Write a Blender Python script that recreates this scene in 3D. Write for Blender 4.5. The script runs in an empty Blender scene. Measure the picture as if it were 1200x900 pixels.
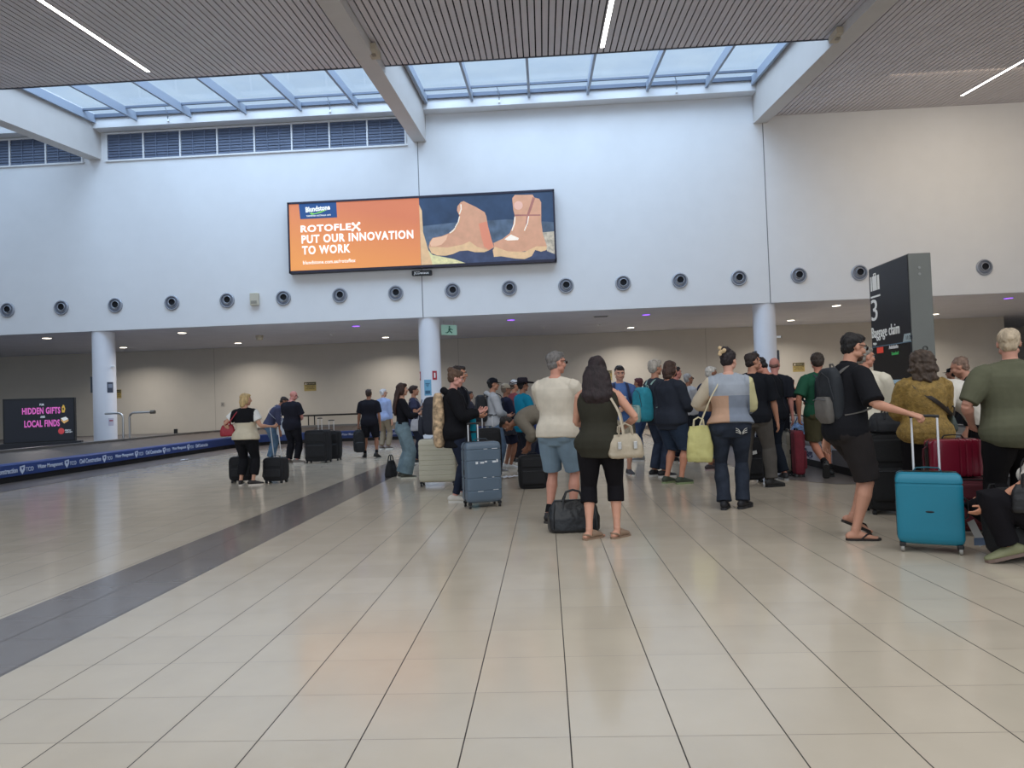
import bpy, bmesh, math, random
from mathutils import Vector, Matrix
import numpy as np
R_ = math.radians
scene = bpy.context.scene
COL = scene.collection

# ------------------------------------------------------------------ camera
EYE = 1.35
cam_d = bpy.data.cameras.new('camera'); cam = bpy.data.objects.new('camera', cam_d); COL.objects.link(cam)
cam_d.sensor_fit = 'HORIZONTAL'; cam_d.sensor_width = 36.0; cam_d.lens = 36.0 * 802.0 / 1200.0
cam_d.clip_start = 0.05; cam_d.clip_end = 500
CAM_R = Matrix.Rotation(R_(2.8), 3, 'Z') @ Matrix.Rotation(R_(91.35), 3, 'X') @ Matrix.Rotation(R_(-2.05), 3, 'Z')
cam.matrix_world = Matrix.Translation((0, 0, EYE)) @ CAM_R.to_4x4()
scene.camera = cam

# ------------------------------------------------------------------ view and light
scene.view_settings.view_transform = 'Standard'
scene.view_settings.look = 'None'
scene.view_settings.gamma = 1.0
scene.view_settings.exposure = 0.0
scene.view_settings.use_curve_mapping = False
scene.cycles.use_denoising = True
scene.cycles.max_bounces = 8
scene.cycles.diffuse_bounces = 4
scene.cycles.glossy_bounces = 3
scene.cycles.transparent_max_bounces = 12
scene.cycles.sample_clamp_indirect = 4.0
scene.cycles.caustics_reflective = False
scene.cycles.caustics_refractive = False

world = bpy.data.worlds.new('sky'); scene.world = world; world.use_nodes = True
bg = world.node_tree.nodes['Background']
bg.inputs[0].default_value = (0.74, 0.86, 1.0, 1); bg.inputs[1].default_value = 0.90

def area(name, loc, sx, sy, power, col, rot=(0, 0, 0), spread=180):
    l = bpy.data.lights.new(name, 'AREA'); l.shape = 'RECTANGLE'; l.size = sx; l.size_y = sy
    l.energy = power; l.color = col; l.spread = R_(spread)
    o = bpy.data.objects.new(name, l); COL.objects.link(o); o.location = loc; o.rotation_euler = rot
    return o
# daylight above the skylight glass of the two open bays, then two added fill lamps for the hall
area('skylight_daylight', (-3.6, 16.2, 13.6), 20.0, 6.0, 2150, (0.76, 0.87, 1.0), (R_(14), 0, 0))
area('far_bay_daylight', (-19.0, 16.2, 13.6), 9.0, 6.0, 300, (0.70, 0.84, 1.0), (R_(14), 0, 0))
area('hall_fill', (-3.0, -4.0, 8.2), 26.0, 8.0, 490, (1.0, 0.95, 0.88), (R_(25), 0, 0))  # added fill from behind the viewer, no roof opening there
area('warm_hall_fill', (6.0, 4.0, 7.6), 16.0, 5.0, 230, (1.0, 0.88, 0.72), (R_(10), 0, 0))  # added warm overhead fill, not a fitting of the hall

# ------------------------------------------------------------------ materials
def lin(c):
    return tuple(((v / 255) / 12.92 if v / 255 <= 0.04045 else ((v / 255 + 0.055) / 1.055) ** 2.4) for v in c)
MATS = {}
def mat(name, rgb, rough=0.6, metal=0.0, noise=0.0, scale=8.0, bump=0.0, bscale=60.0, emit=0.0, spec=0.5, stretch=None):
    if name in MATS: return MATS[name]
    m = bpy.data.materials.new(name); m.use_nodes = True; nt = m.node_tree; b = nt.nodes['Principled BSDF']
    c = lin(rgb)
    b.inputs['Base Color'].default_value = (*c, 1); b.inputs['Roughness'].default_value = rough
    b.inputs['Metallic'].default_value = metal; b.inputs['Specular IOR Level'].default_value = spec
    tc = nt.nodes.new('ShaderNodeTexCoord')
    src = tc.outputs['Object']
    if stretch:
        mp = nt.nodes.new('ShaderNodeMapping'); mp.inputs['Scale'].default_value = stretch
        nt.links.new(src, mp.inputs['Vector']); src = mp.outputs['Vector']
    if noise:
        n = nt.nodes.new('ShaderNodeTexNoise'); n.inputs['Scale'].default_value = scale; n.inputs['Detail'].default_value = 4
        nt.links.new(src, n.inputs['Vector'])
        r = nt.nodes.new('ShaderNodeValToRGB')
        r.color_ramp.elements[0].position = 0.3; r.color_ramp.elements[1].position = 0.7
        r.color_ramp.elements[0].color = (*[v * (1 - noise) for v in c], 1)
        r.color_ramp.elements[1].color = (*[min(1, v * (1 + noise)) for v in c], 1)
        nt.links.new(n.outputs['Fac'], r.inputs[0]); nt.links.new(r.outputs[0], b.inputs['Base Color'])
    if bump:
        n2 = nt.nodes.new('ShaderNodeTexNoise'); n2.inputs['Scale'].default_value = bscale; n2.inputs['Detail'].default_value = 3
        nt.links.new(src, n2.inputs['Vector'])
        bp = nt.nodes.new('ShaderNodeBump'); bp.inputs['Strength'].default_value = bump; bp.inputs['Distance'].default_value = 0.02
        nt.links.new(n2.outputs['Fac'], bp.inputs['Height']); nt.links.new(bp.outputs[0], b.inputs['Normal'])
    if emit:
        b.inputs['Emission Color'].default_value = (*c, 1); b.inputs['Emission Strength'].default_value = emit
    MATS[name] = m
    return m

def key(rgb): return '_'.join(str(int(v)) for v in rgb)
def fabric(rgb, rough=0.85): return mat('fabric_' + key(rgb), rgb, rough, noise=0.07, scale=9, bump=0.12, bscale=26, spec=0.15)
def denim(rgb): return mat('denim_' + key(rgb), rgb, 0.85, noise=0.25, scale=7, bump=0.3, bscale=45, spec=0.15)
def skin(rgb=(190, 140, 115)): return mat('skin_' + key(rgb), rgb, 0.5, noise=0.06, scale=12, bump=0.05, bscale=90, spec=0.35)
def hairm(rgb): return mat('hair_' + key(rgb), rgb, 0.55, noise=0.35, scale=30, bump=0.6, bscale=70, spec=0.35, stretch=(1, 1, 0.22))
def plain(rgb, rough=0.5, metal=0.0): return mat('plain_%s_%d_%d' % (key(rgb), rough * 100, metal * 100), rgb, rough, metal)
STEEL = mat('brushed_steel', (190, 190, 190), 0.3, 1.0)
BLACKP = mat('black_plastic', (22, 22, 24), 0.45)
RUBBER = mat('black_rubber', (28, 28, 30), 0.7)
WHITEP = mat('white_print', (235, 235, 235), 0.5)

# ------------------------------------------------------------------ object helpers
def tag(o, label=None, cat=None, group=None, kind=None):
    if label: o['label'] = label
    if cat: o['category'] = cat
    if group: o['group'] = group
    if kind: o['kind'] = kind
    return o
def empty(name, loc=(0, 0, 0), rz=0.0, M=None):
    o = bpy.data.objects.new(name, None); COL.objects.link(o); o.empty_display_size = 0.1
    if M is not None: o.matrix_world = M
    else: o.location = loc; o.rotation_euler = (0, 0, rz)
    return o
def thing(name, label, cat, loc=(0, 0, 0), rz=0.0, group=None, M=None):
    return tag(empty(name, loc, rz, M), label, cat, group)
def link_mesh(name, me, parent=None, smooth=False, loc=None):
    o = bpy.data.objects.new(name, me); COL.objects.link(o)
    if parent is not None: o.parent = parent
    if loc is not None: o.location = loc
    if smooth:
        me.polygons.foreach_set('use_smooth', [True] * len(me.polygons)); me.update()
    return o
def build(name, bm, mats, parent=None, smooth=False, loc=None):
    bmesh.ops.recalc_face_normals(bm, faces=bm.faces[:])
    me = bpy.data.meshes.new(name); bm.to_mesh(me); bm.free()
    for m in (mats if isinstance(mats, (list, tuple)) else [mats]): me.materials.append(m)
    o = link_mesh(name, me, parent, False, loc)
    if smooth:
        me.polygons.foreach_set('use_smooth', [True] * len(me.polygons))
        try: me.set_sharp_from_angle(angle=R_(38))
        except Exception: pass
    return o
def BM(): return bmesh.new()
def box(bm, x0, x1, y0, y1, z0, z1, mi=0, M=None, bev=0.0):
    r = bmesh.ops.create_cube(bm, size=1.0)
    vs = r['verts']
    for v in vs:
        v.co = Vector(((x0 + x1) / 2 + v.co.x * (x1 - x0), (y0 + y1) / 2 + v.co.y * (y1 - y0), (z0 + z1) / 2 + v.co.z * (z1 - z0)))
    fs = set(f for v in vs for f in v.link_faces)
    if bev:
        es = list(set(e for v in vs for e in v.link_edges))
        rr = bmesh.ops.bevel(bm, geom=es, offset=bev, segments=3, affect='EDGES', profile=0.5)
        vs = list(set(v for f in rr['faces'] for v in f.verts) | set(v for v in vs if v.is_valid))
        fs = set(f for v in vs for f in v.link_faces)
    for f in fs: f.material_index = mi
    if M is not None:
        for v in vs: v.co = M @ v.co
    return vs
def poly(bm, pts, mi=0):
    f = bm.faces.new([bm.verts.new(p) for p in pts]); f.material_index = mi; return f
def prism(bm, pts, off, mi=0):
    """extrude the outline pts by the vector off"""
    off = Vector(off); a = [bm.verts.new(p) for p in pts]; b = [bm.verts.new(Vector(p) + off) for p in pts]
    n = len(pts); fs = [bm.faces.new(a), bm.faces.new(b[::-1])]
    for i in range(n): fs.append(bm.faces.new([a[i], b[i], b[(i + 1) % n], a[(i + 1) % n]]))
    for f in fs: f.material_index = mi
def frame_of(t, side):
    t = t.normalized(); b = side - t * t.dot(side)
    if b.length < 1e-4: b = t.orthogonal()
    b.normalize(); return b, t.cross(b)
def loft(bm, pts, rads, n=12, side=(1, 0, 0), mi=0, cap=0.5, power=2.0, closed=False):
    pts = [Vector(p) for p in pts]; side = Vector(side); rings = []; L = len(pts)
    rads = [(r, r) if not isinstance(r, (tuple, list)) else r for r in rads]
    for i, p in enumerate(pts):
        if closed: t = pts[(i + 1) % L] - pts[i - 1]
        else: t = pts[min(i + 1, L - 1)] - pts[max(i - 1, 0)]
        b, c = frame_of(t, side); side = b if closed or L > 3 and False else side
        ring = []
        for k in range(n):
            a = 2 * math.pi * (k + 0.5) / n; ca, sa = math.cos(a), math.sin(a)
            if power != 2.0:
                ca = math.copysign(abs(ca) ** (2 / power), ca); sa = math.copysign(abs(sa) ** (2 / power), sa)
            ring.append(bm.verts.new(p + b * (ca * rads[i][0]) + c * (sa * rads[i][1])))
        rings.append(ring)
    m = L if closed else L - 1
    for i in range(m):
        A, B = rings[i], rings[(i + 1) % L]
        for k in range(n):
            bm.faces.new([A[k], A[(k + 1) % n], B[(k + 1) % n], B[k]]).material_index = mi
    if not closed:
        for ring, p, q, r in ((rings[0], pts[0], pts[1], rads[0]), (rings[-1], pts[-1], pts[-2], rads[-1])):
            if cap <= 0: bm.faces.new(ring).material_index = mi
            else:
                c = bm.verts.new(p + (p - q).normalized() * min(r) * cap)
                for k in range(n): bm.faces.new([ring[k], ring[(k + 1) % n], c]).material_index = mi
    return rings
def tube(bm, pts, r, n=10, mi=0, cap=0.0): return loft(bm, pts, [r] * len(pts), n, (0.13, 0.31, 0.94), mi, cap)
def ball(bm, c, r, M=None, seg=14, mi=0):
    r = (r, r, r) if not isinstance(r, (tuple, list)) else r
    T = Matrix.Translation(c) @ (M.to_4x4() if M is not None else Matrix.Identity(4)) @ Matrix.Diagonal((*r, 1))
    res = bmesh.ops.create_uvsphere(bm, u_segments=seg, v_segments=max(6, seg * 2 // 3), radius=1.0, matrix=T)
    for f in set(f for v in res['verts'] for f in v.link_faces): f.material_index = mi
def cyl(bm, c, r, h, axis='Z', n=32, mi=0, r2=None):
    """solid cylinder centred at c"""
    Rm = {'Z': Matrix.Identity(4), 'X': Matrix.Rotation(R_(90), 4, 'Y'), 'Y': Matrix.Rotation(R_(90), 4, 'X')}[axis]
    res = bmesh.ops.create_cone(bm, cap_ends=True, segments=n, radius1=r, radius2=r if r2 is None else r2, depth=h, matrix=Matrix.Translation(c) @ Rm)
    for f in set(f for v in res['verts'] for f in v.link_faces): f.material_index = mi
def arc(c, r, a0, a1, n, ax='XZ'):
    out = []
    for i in range(n + 1):
        a = R_(a0 + (a1 - a0) * i / n); u, v = r * math.cos(a), r * math.sin(a)
        out.append(Vector(c) + Vector({'XZ': (u, 0, v), 'XY': (u, v, 0), 'YZ': (0, u, v)}[ax]))
    return out
def lettering(txt, size, m, parent, M, align='LEFT', sx=1.0, bold=0.0, name='lettering', depth=0.004, fit=None, spc=1.0):
    cu = bpy.data.curves.new(name, 'FONT'); cu.body = txt; cu.size = size; cu.align_x = align
    cu.offset = bold; cu.space_character = spc; cu.extrude = depth; cu.resolution_u = 3
    o = bpy.data.objects.new(name, cu); COL.objects.link(o)
    me = bpy.data.meshes.new_from_object(o.evaluated_get(bpy.context.evaluated_depsgraph_get()))
    bpy.data.objects.remove(o); bpy.data.curves.remove(cu)
    if fit:
        xs = [v.co.x for v in me.vertices]; ys = [v.co.y for v in me.vertices]; a, b, c, d = min(xs), max(xs), min(ys), max(ys)
        me.transform(Matrix.Diagonal((fit[0] / (b - a), fit[1] / (d - c), 1, 1)) @ Matrix.Translation((-a, -c, 0))); sx = 1
    me.name = name; me.transform(M @ Matrix.Diagonal((sx, 1, 1, 1))); me.materials.clear(); me.materials.append(m)
    return link_mesh(name, me, parent)
FACE_FRONT = Matrix.Rotation(R_(90), 4, 'X')                       # lettering that faces -Y
FACE_PX = Matrix(((0, 0, 1, 0), (1, 0, 0, 0), (0, 1, 0, 0), (0, 0, 0, 1)))    # faces +X, reads towards +Y
FACE_MX = Matrix(((0, 0, -1, 0), (-1, 0, 0, 0), (0, 1, 0, 0), (0, 0, 0, 1)))  # faces -X, reads towards -Y

# ================================================================== THE HALL
BAYS = [-24.0, -13.75, -3.55, 6.65, 23.9]
YW, YB, ZS = 20.5, 27.8, 3.95          # bulkhead plane, back wall plane, soffit height
SL = 0.0963                             # roof slope
def zs(y, z0=9.5): return z0 - SL * (YW - y)

# floor -------------------------------------------------------------
def floor_material():
    m = bpy.data.materials.new('polished_tile_floor'); m.use_nodes = True; nt = m.node_tree; N, L = nt.nodes, nt.links
    b = N['Principled BSDF']; tc = N.new('ShaderNodeTexCoord'); sep = N.new('ShaderNodeSeparateXYZ'); L.new(tc.outputs['Object'], sep.inputs[0])
    def math_(op, a, bb=None, c=None):
        n = N.new('ShaderNodeMath'); n.operation = op
        for i, v in enumerate((a, bb, c)):
            if v is None: continue
            if isinstance(v, (int, float)): n.inputs[i].default_value = v
            else: L.new(v, n.inputs[i])
        return n.outputs[0]
    TX, TY, X0, Y0 = 0.4235, 0.4268, 0.047, 2.765
    fx = math_('DIVIDE', math_('SUBTRACT', sep.outputs[0], X0), TX); fy = math_('DIVIDE', math_('SUBTRACT', sep.outputs[1], Y0), TY)
    def dist(f): return math_('ABSOLUTE', math_('SUBTRACT', math_('FRACT', math_('ADD', f, 0.5)), 0.5))
    gx = math_('LESS_THAN', dist(fx), 0.0068); gy = math_('LESS_THAN', dist(fy), 0.0042)
    cmb = N.new('ShaderNodeCombineXYZ'); L.new(math_('FLOOR', fx), cmb.inputs[0]); L.new(math_('FLOOR', fy), cmb.inputs[1])
    wn = N.new('ShaderNodeTexWhiteNoise'); wn.noise_dimensions = '3D'; L.new(cmb.outputs[0], wn.inputs['Vector'])
    ns = N.new('ShaderNodeTexNoise'); ns.inputs['Scale'].default_value = 3.0; ns.inputs['Detail'].default_value = 8; L.new(tc.outputs['Object'], ns.inputs['Vector'])
    v = math_('ADD', math_('MULTIPLY', wn.outputs['Value'], 0.07), math_('MULTIPLY', ns.outputs['Fac'], 0.16))
    v = math_('ADD', v, 0.86)
    # dark bands: the diagonal-free stripe along the hall and the borders round the belts
    def band(x0, x1): return math_('MULTIPLY', math_('GREATER_THAN', sep.outputs[0], x0), math_('LESS_THAN', sep.outputs[0], x1))
    st = band(-3.72, -2.90)
    mixc = N.new('ShaderNodeMix'); mixc.data_type = 'RGBA'; L.new(st, mixc.inputs['Factor'])
    mixc.inputs[6].default_value = (*lin((196, 183, 164)), 1); mixc.inputs[7].default_value = (*lin((118, 110, 106)), 1)
    mul = N.new('ShaderNodeVectorMath'); mul.operation = 'SCALE'; L.new(mixc.outputs[2], mul.inputs[0]); L.new(v, mul.inputs['Scale'])
    gmix = N.new('ShaderNodeMix'); gmix.data_type = 'RGBA'
    gg = math_('MAXIMUM', gx, math_('MULTIPLY', gy, 0.62)); L.new(gg, gmix.inputs['Factor']); L.new(mul.outputs[0], gmix.inputs[6]); gmix.inputs[7].default_value = (*lin((52, 44, 36)), 1)
    L.new(gmix.outputs[2], b.inputs['Base Color'])
    rg = math_('ADD', math_('MULTIPLY', gg, 0.4), math_('ADD', math_('MULTIPLY', ns.outputs['Fac'], 0.08), 0.115))
    L.new(rg, b.inputs['Roughness']); b.inputs['Specular IOR Level'].default_value = 0.55
    bp = N.new('ShaderNodeBump'); bp.inputs['Strength'].default_value = 0.04; bp.inputs['Distance'].default_value = 0.01
    n2 = N.new('ShaderNodeTexNoise'); n2.inputs['Scale'].default_value = 2.2; n2.inputs['Detail'].default_value = 2; L.new(tc.outputs['Object'], n2.inputs['Vector'])
    L.new(n2.outputs['Fac'], bp.inputs['Height']); L.new(bp.outputs[0], b.inputs['Normal'])
    return m
bm = BM(); poly(bm, [(-26, -10, 0), (24, -10, 0), (24, 34, 0), (-26, 34, 0)])
tag(build('floor', bm, floor_material()), kind='structure')
BORDER = mat('dark_floor_border', (112, 104, 100), 0.28, noise=0.15, scale=5)

# walls -------------------------------------------------------------
PAINT = mat('white_wall_paint', (226, 226, 228), 0.7, noise=0.015, scale=2, bump=0.04, bscale=120)
BEIGE = mat('beige_wall_paint', (200, 194, 184), 0.75, noise=0.02, scale=2, bump=0.04, bscale=120)
SOFF = mat('grey_soffit_paint', (206, 210, 224), 0.7, noise=0.04, scale=1.5)
LOUV = mat('blue_grey_louvre', (92, 102, 124), 0.5, noise=0.08, scale=5)
bm = BM(); box(bm, -25.8, 23.8, YW, YW + 0.3, ZS + 0.002, 10.56)
wall_u = tag(build('wall_back', bm, PAINT), kind='structure')
bm = BM(); box(bm, -26, 17.85, YB, YB + 0.25, 0, ZS + 0.3); tag(build('wall_rear', bm, BEIGE), kind='structure')
bm = BM(); box(bm, 17.85, 18.1, YB, YB + 6, 0, ZS + 0.3); box(bm, 18.1, 26, YB + 5.8, YB + 6, 0, ZS + 0.3); tag(build('wall_recess', bm, BEIGE), kind='structure')
bm = BM(); box(bm, -26, 26, YW + 0.003, 34, ZS - 0.004, ZS + 0.12); tag(build('ceiling_soffit', bm, SOFF), kind='structure')
bm = BM(); box(bm, -26, -25.7, -10, 34, 0, 11); tag(build('wall_left', bm, PAINT), kind='structure')
bm = BM(); box(bm, 23.7, 24, -10, 34, 0, 11); tag(build('wall_right', bm, PAINT), kind='structure')
SEAM = mat('wall_joint', (120, 120, 125), 0.8)
bm = BM()
for x in (-3.62, 6.72): box(bm, x - 0.012, x + 0.012, YW - 0.004, YW, ZS, 9.3)
tag(build('trim_1', bm, SEAM), kind='structure')
bm = BM()
for x in (-13.73, -3.51, 6.49): box(bm, x - 0.008, x + 0.008, YB - 0.004, YB, 0.1, ZS)
tag(build('trim_2', bm, mat('beige_joint', (164, 158, 148), 0.8)), kind='structure')
bm = BM(); box(bm, -26, 17.8, YB - 0.02, YB, 0, 0.14); tag(build('baseboard_back', bm, mat('steel_skirting', (110, 108, 105), 0.5)), kind='structure')

# louvre band high on the wall --------------------------------------
def louvre_row(x0, x1, z0, z1, idx):
    w = 1.11; n = max(1, round((x1 - x0) / w)); w = (x1 - x0) / n
    root = empty('window_%d' % idx, (0, 0, 0)); root['kind'] = 'structure'
    fr = BM(); box(fr, x0 - 0.05, x1 + 0.05, YW - 0.05, YW - 0.002, z0 - 0.05, z0); box(fr, x0 - 0.05, x1 + 0.05, YW - 0.05, YW - 0.002, z1, z1 + 0.05)
    for i in range(n + 1): box(fr, x0 + i * w - 0.022, x0 + i * w + 0.022, YW - 0.05, YW - 0.002, z0, z1)
    build('window_frame', fr, PAINT, root)
    for i in range(n):
        pb = BM(); a, b = x0 + i * w + 0.03, x0 + (i + 1) * w - 0.03
        box(pb, a, b, YW - 0.012, YW - 0.003, z0, z1)
        k = 9
        for j in range(k):
            z = z0 + (j + 0.5) * (z1 - z0) / k
            poly(pb, [(a, YW - 0.035, z - 0.035), (b, YW - 0.035, z - 0.035), (b, YW - 0.012, z + 0.04), (a, YW - 0.012, z + 0.04)])
        for q in (1, 2): x = a + (b - a) * q / 3; box(pb, x - 0.012, x + 0.012, YW - 0.042, YW - 0.012, z0, z1, 1)
        build('louvre_panel', pb, [LOUV, mat('louvre_rib', (104, 114, 136), 0.5)], root)
louvre_row(-13.35, -3.98, 9.25, 10.05, 1)
louvre_row(-23.5, -14.15, 9.25, 10.05, 2)

# slatted roof bays --------------------------------------------------
SLAT = mat('grey_slat', (214, 208, 212), 0.55, noise=0.05, scale=1.0)
DARKGAP = mat('dark_backing', (30, 30, 36), 0.9)
YF = 7.5
def slat_bay(x0, x1, y1, idx):
    b2 = BM(); n = int(round((x1 - x0) / 0.137)); w = (x1 - x0) / n
    for i in range(n):
        a = x0 + i * w + 0.014; b_ = x0 + (i + 1) * w - 0.014
        prism(b2, [(a, YF, zs(YF)), (b_, YF, zs(YF)), (b_, YF, zs(YF) + 0.03), (a, YF, zs(YF) + 0.03)], (0, y1 - YF, SL * (y1 - YF)), 0)
    prism(b2, [(x0, YF, zs(YF) + 0.07), (x1, YF, zs(YF) + 0.07), (x1, YF, zs(YF) + 0.16), (x0, YF, zs(YF) + 0.16)], (0, y1 - YF, SL * (y1 - YF)), 1)
    tag(build('ceiling_%d' % idx, b2, [SLAT, DARKGAP]), kind='structure')
YS = 15.1
for i in range(4):
    slat_bay(BAYS[i] + 0.2, BAYS[i + 1] - 0.2, YW if i == 3 else YS, i + 1)

# beams ---------------------------------------------------------------
BEAM = mat('white_steel_beam', (205, 200, 196), 0.6, noise=0.02, scale=2)
for i, x in enumerate(BAYS[1:4]):
    b2 = BM()
    hh = 1.35
    def bp_(y, dz): return zs(y, 9.3) + dz
    pts = [(x - 0.20, YF, bp_(YF, 0)), (x - 0.20, YW - 0.002, bp_(YW, 0)), (x - 0.20, YW - 0.002, bp_(YW, hh)), (x - 0.20, YS - 0.4, bp_(YS - 0.4, hh)), (x - 0.20, YS - 0.4, bp_(YS - 0.4, 0.3)), (x - 0.20, YF, bp_(YF, 0.3))]
    prism(b2, pts, (0.40, 0, 0))
    o = build('ceiling_beam', b2, BEAM); tag(o, kind='structure')

# skylights -----------------------------------------------------------
def glass_mat():
    m = bpy.data.materials.new('skylight_glass'); m.use_nodes = True; nt = m.node_tree; N, L = nt.nodes, nt.links
    for n in list(N): N.remove(n)
    out = N.new('ShaderNodeOutputMaterial'); tr = N.new('ShaderNodeBsdfTransparent'); gl = N.new('ShaderNodeBsdfGlossy'); mx = N.new('ShaderNodeMixShader')
    ns = N.new('ShaderNodeTexNoise'); ns.inputs['Scale'].default_value = 0.8; ns.inputs['Detail'].default_value = 5
    cr = N.new('ShaderNodeValToRGB'); cr.color_ramp.elements[0].color = (0.78, 0.86, 0.95, 1); cr.color_ramp.elements[1].color = (0.92, 0.97, 1, 1)
    tc = N.new('ShaderNodeTexCoord'); L.new(tc.outputs['Object'], ns.inputs['Vector']); L.new(ns.outputs['Fac'], cr.inputs[0]); L.new(cr.outputs[0], tr.inputs[0])
    gl.inputs['Roughness'].default_value = 0.05; mx.inputs[0].default_value = 0.05; L.new(tr.outputs[0], mx.inputs[1]); L.new(gl.outputs[0], mx.inputs[2]); L.new(mx.outputs[0], out.inputs[0])
    return m
GLASS = glass_mat()
FRM = mat('skylight_frame_paint', (150, 160, 176), 0.5)
YG0, YG1 = 13.6, 20.08
def zg(y): return 10.47 - SL * (20.1 - y)
def skylight(x0, x1, xs, idx):
    root = empty('window_%d' % idx); root['kind'] = 'structure'
    b2 = BM(); prism(b2, [(x0, YG0, zg(YG0) + 0.06), (x1, YG0, zg(YG0) + 0.06), (x1, YG1, zg(YG1) + 0.06), (x0, YG1, zg(YG1) + 0.06)], (0, 0, 0.012)); build('glass_pane', b2, GLASS, root)
    for x in [x0 + 0.04] + xs + [x1 - 0.04]:
        b2 = BM(); prism(b2, [(x - 0.035, YG0, zg(YG0) - 0.2), (x + 0.035, YG0, zg(YG0) - 0.2), (x + 0.035, YG0, zg(YG0) + 0.05), (x - 0.035, YG0, zg(YG0) + 0.05)], (0, YG1 - YG0, SL * (YG1 - YG0)))
        build('mullion', b2, FRM, root)
    for y, h in ((19.52, 0.05), (YG1 - 0.03, 0.10)):
        b2 = BM(); box(b2, x0, x1, y - 0.03, y + 0.03, zg(y) - h + 0.04, zg(y) + 0.05); build('transom', b2, mat('skylight_transom', (96, 106, 124), 0.5), root)
    return root
skylight(-23.8, -13.95, [-22.3, -20.6, -18.9, -17.2, -15.5], 3)
skylight(-13.5, -3.85, [-12.15, -10.46, -8.75, -7.05, -5.34], 4)
skylight(-3.28, 6.38, [-1.87, -0.17, 1.56, 3.3, 5.02], 5)
# white upstand box under the glass, along the wall
for i in range(3):
    b2 = BM(); box(b2, BAYS[i] + 0.2, BAYS[i + 1] - 0.2, 20.1, YW - 0.002, 10.12, 10.53)
    # side rails against the beams
    for xx in (BAYS[i] + 0.2, BAYS[i + 1] - 0.2 - 0.12):
        prism(b2, [(xx, YG0, zg(YG0) - 0.1), (xx + 0.12, YG0, zg(YG0) - 0.1), (xx + 0.12, YG0, zg(YG0) + 0.08), (xx, YG0, zg(YG0) + 0.08)], (0, 20.1 - YG0, SL * (20.1 - YG0)))
    tag(build('trim_%d' % (i + 3), b2, PAINT), kind='structure')
# upstand at the near side of each opening (edge of the slatted bay)
for i in range(3):
    b2 = BM(); box(b2, BAYS[i] + 0.2, BAYS[i + 1] - 0.2, YS - 0.02, YS + 0.03, zs(YS) - 0.01, zs(YS) + 0.2)
    tag(build('trim_%d' % (i + 6), b2, mat('slat_edge', (70, 72, 84), 0.6)), kind='structure')
# latches hanging at the upstand
for n_, (x, lab) in enumerate(((-11.15, 'small white window latch in the skylight over the louvre band, nearer the far end'), (-6.15, 'small white window latch in the skylight over the louvre band, above the orange poster half'),
                    (-1.06, 'small white window latch on the skylight edge above the boots picture'), (4.15, 'small white window latch on the skylight edge, nearer the beam with beige ceiling'))):
    t = thing('window_latch', lab, 'latch', (x, 20.09, 10.2), 0, 'skylight latches')
    b2 = BM(); box(b2, -0.03, 0.03, -0.04, 0, -0.02, 0.07); build('latch_plate', b2, WHITEP, t)
    b2 = BM(); tube(b2, [(0, -0.03, 0.05), (0.0, -0.08, 0.25), (-0.05, -0.1, 0.42)], 0.014, 8); build('latch_rod', b2, plain((120, 125, 135), 0.4, 0.6), t)

# linear lamps in the slats -------------------------------------------
LAMP = mat('linear_lamp_diffuser', (255, 252, 245), 0.4, emit=7.0)
for x, ya, yb, lab in ((-8.54, 7.6, 14.62, 'long white linear ceiling light over the black screen side of the hall'), (1.5, 7.6, 14.8, 'long white linear ceiling light above the boots billboard'), (11.9, 9.5, 19.54, 'long white linear ceiling light in the beige slatted ceiling beyond the beam')):
    t = thing('linear_ceiling_light', lab, 'ceiling light', (x, (ya + yb) / 2, zs((ya + yb) / 2)), 0, 'linear ceiling lights')
    L2 = (yb - ya) / 2; cz = 0
    b2 = BM(); prism(b2, [(-0.045, -L2, -SL * L2 - 0.012), (0.045, -L2, -SL * L2 - 0.012), (0.045, -L2, -SL * L2 - 0.004), (-0.045, -L2, -SL * L2 - 0.004)], (0, 2 * L2, SL * 2 * L2)); build('diffuser', b2, LAMP, t)
    b2 = BM()
    for s in (-1, 1): prism(b2, [(s * 0.046, -L2, -SL * L2 - 0.016), (s * 0.058, -L2, -SL * L2 - 0.016), (s * 0.058, -L2, -SL * L2 + 0.03), (s * 0.046, -L2, -SL * L2 + 0.03)], (0, 2 * L2, SL * 2 * L2))
    build('housing', b2, plain((150, 150, 152)), t)
# warm wall-wash lamp of the beige bay
area('beige_bay_lamp', (12.0, 17.0, 8.9), 6.0, 3.0, 150, (1.0, 0.84, 0.62), (R_(30), 0, 0))

# brackets on the beams
for x, y, s, lab in ((-3.33, 14.0, 1, 'small beige box fixed on the beam above the poster'), (6.42, 14.6, -1, 'small beige box fixed on the beam beside the beige slatted ceiling')):
    t = thing('junction_box', lab, 'box', (x, y, zs(y, 9.3)), 0, 'boxes on the roof beams')
    b2 = BM(); box(b2, -0.1, 0.1, -0.22, 0.22, 0.0, 0.14, bev=0.015); build('casing', b2, mat('beige_casing', (196, 184, 164), 0.6), t)
    b2 = BM(); box(b2, -0.04, 0.04, -0.05, 0.05, -0.02, 0.03); build('cable_gland', b2, mat('beige_gland', (150, 140, 128), 0.6), t)

# columns ---------------------------------------------------------------
COLM = mat('column_paint', (222, 224, 232), 0.45, noise=0.015, scale=3)
for x in (-13.83, -3.51, 6.62):
    b2 = BM(); cyl(b2, (x, YW + 0.34, ZS / 2), 0.325, ZS, n=48); tag(build('column', b2, COLM, smooth=True), kind='structure')

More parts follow.
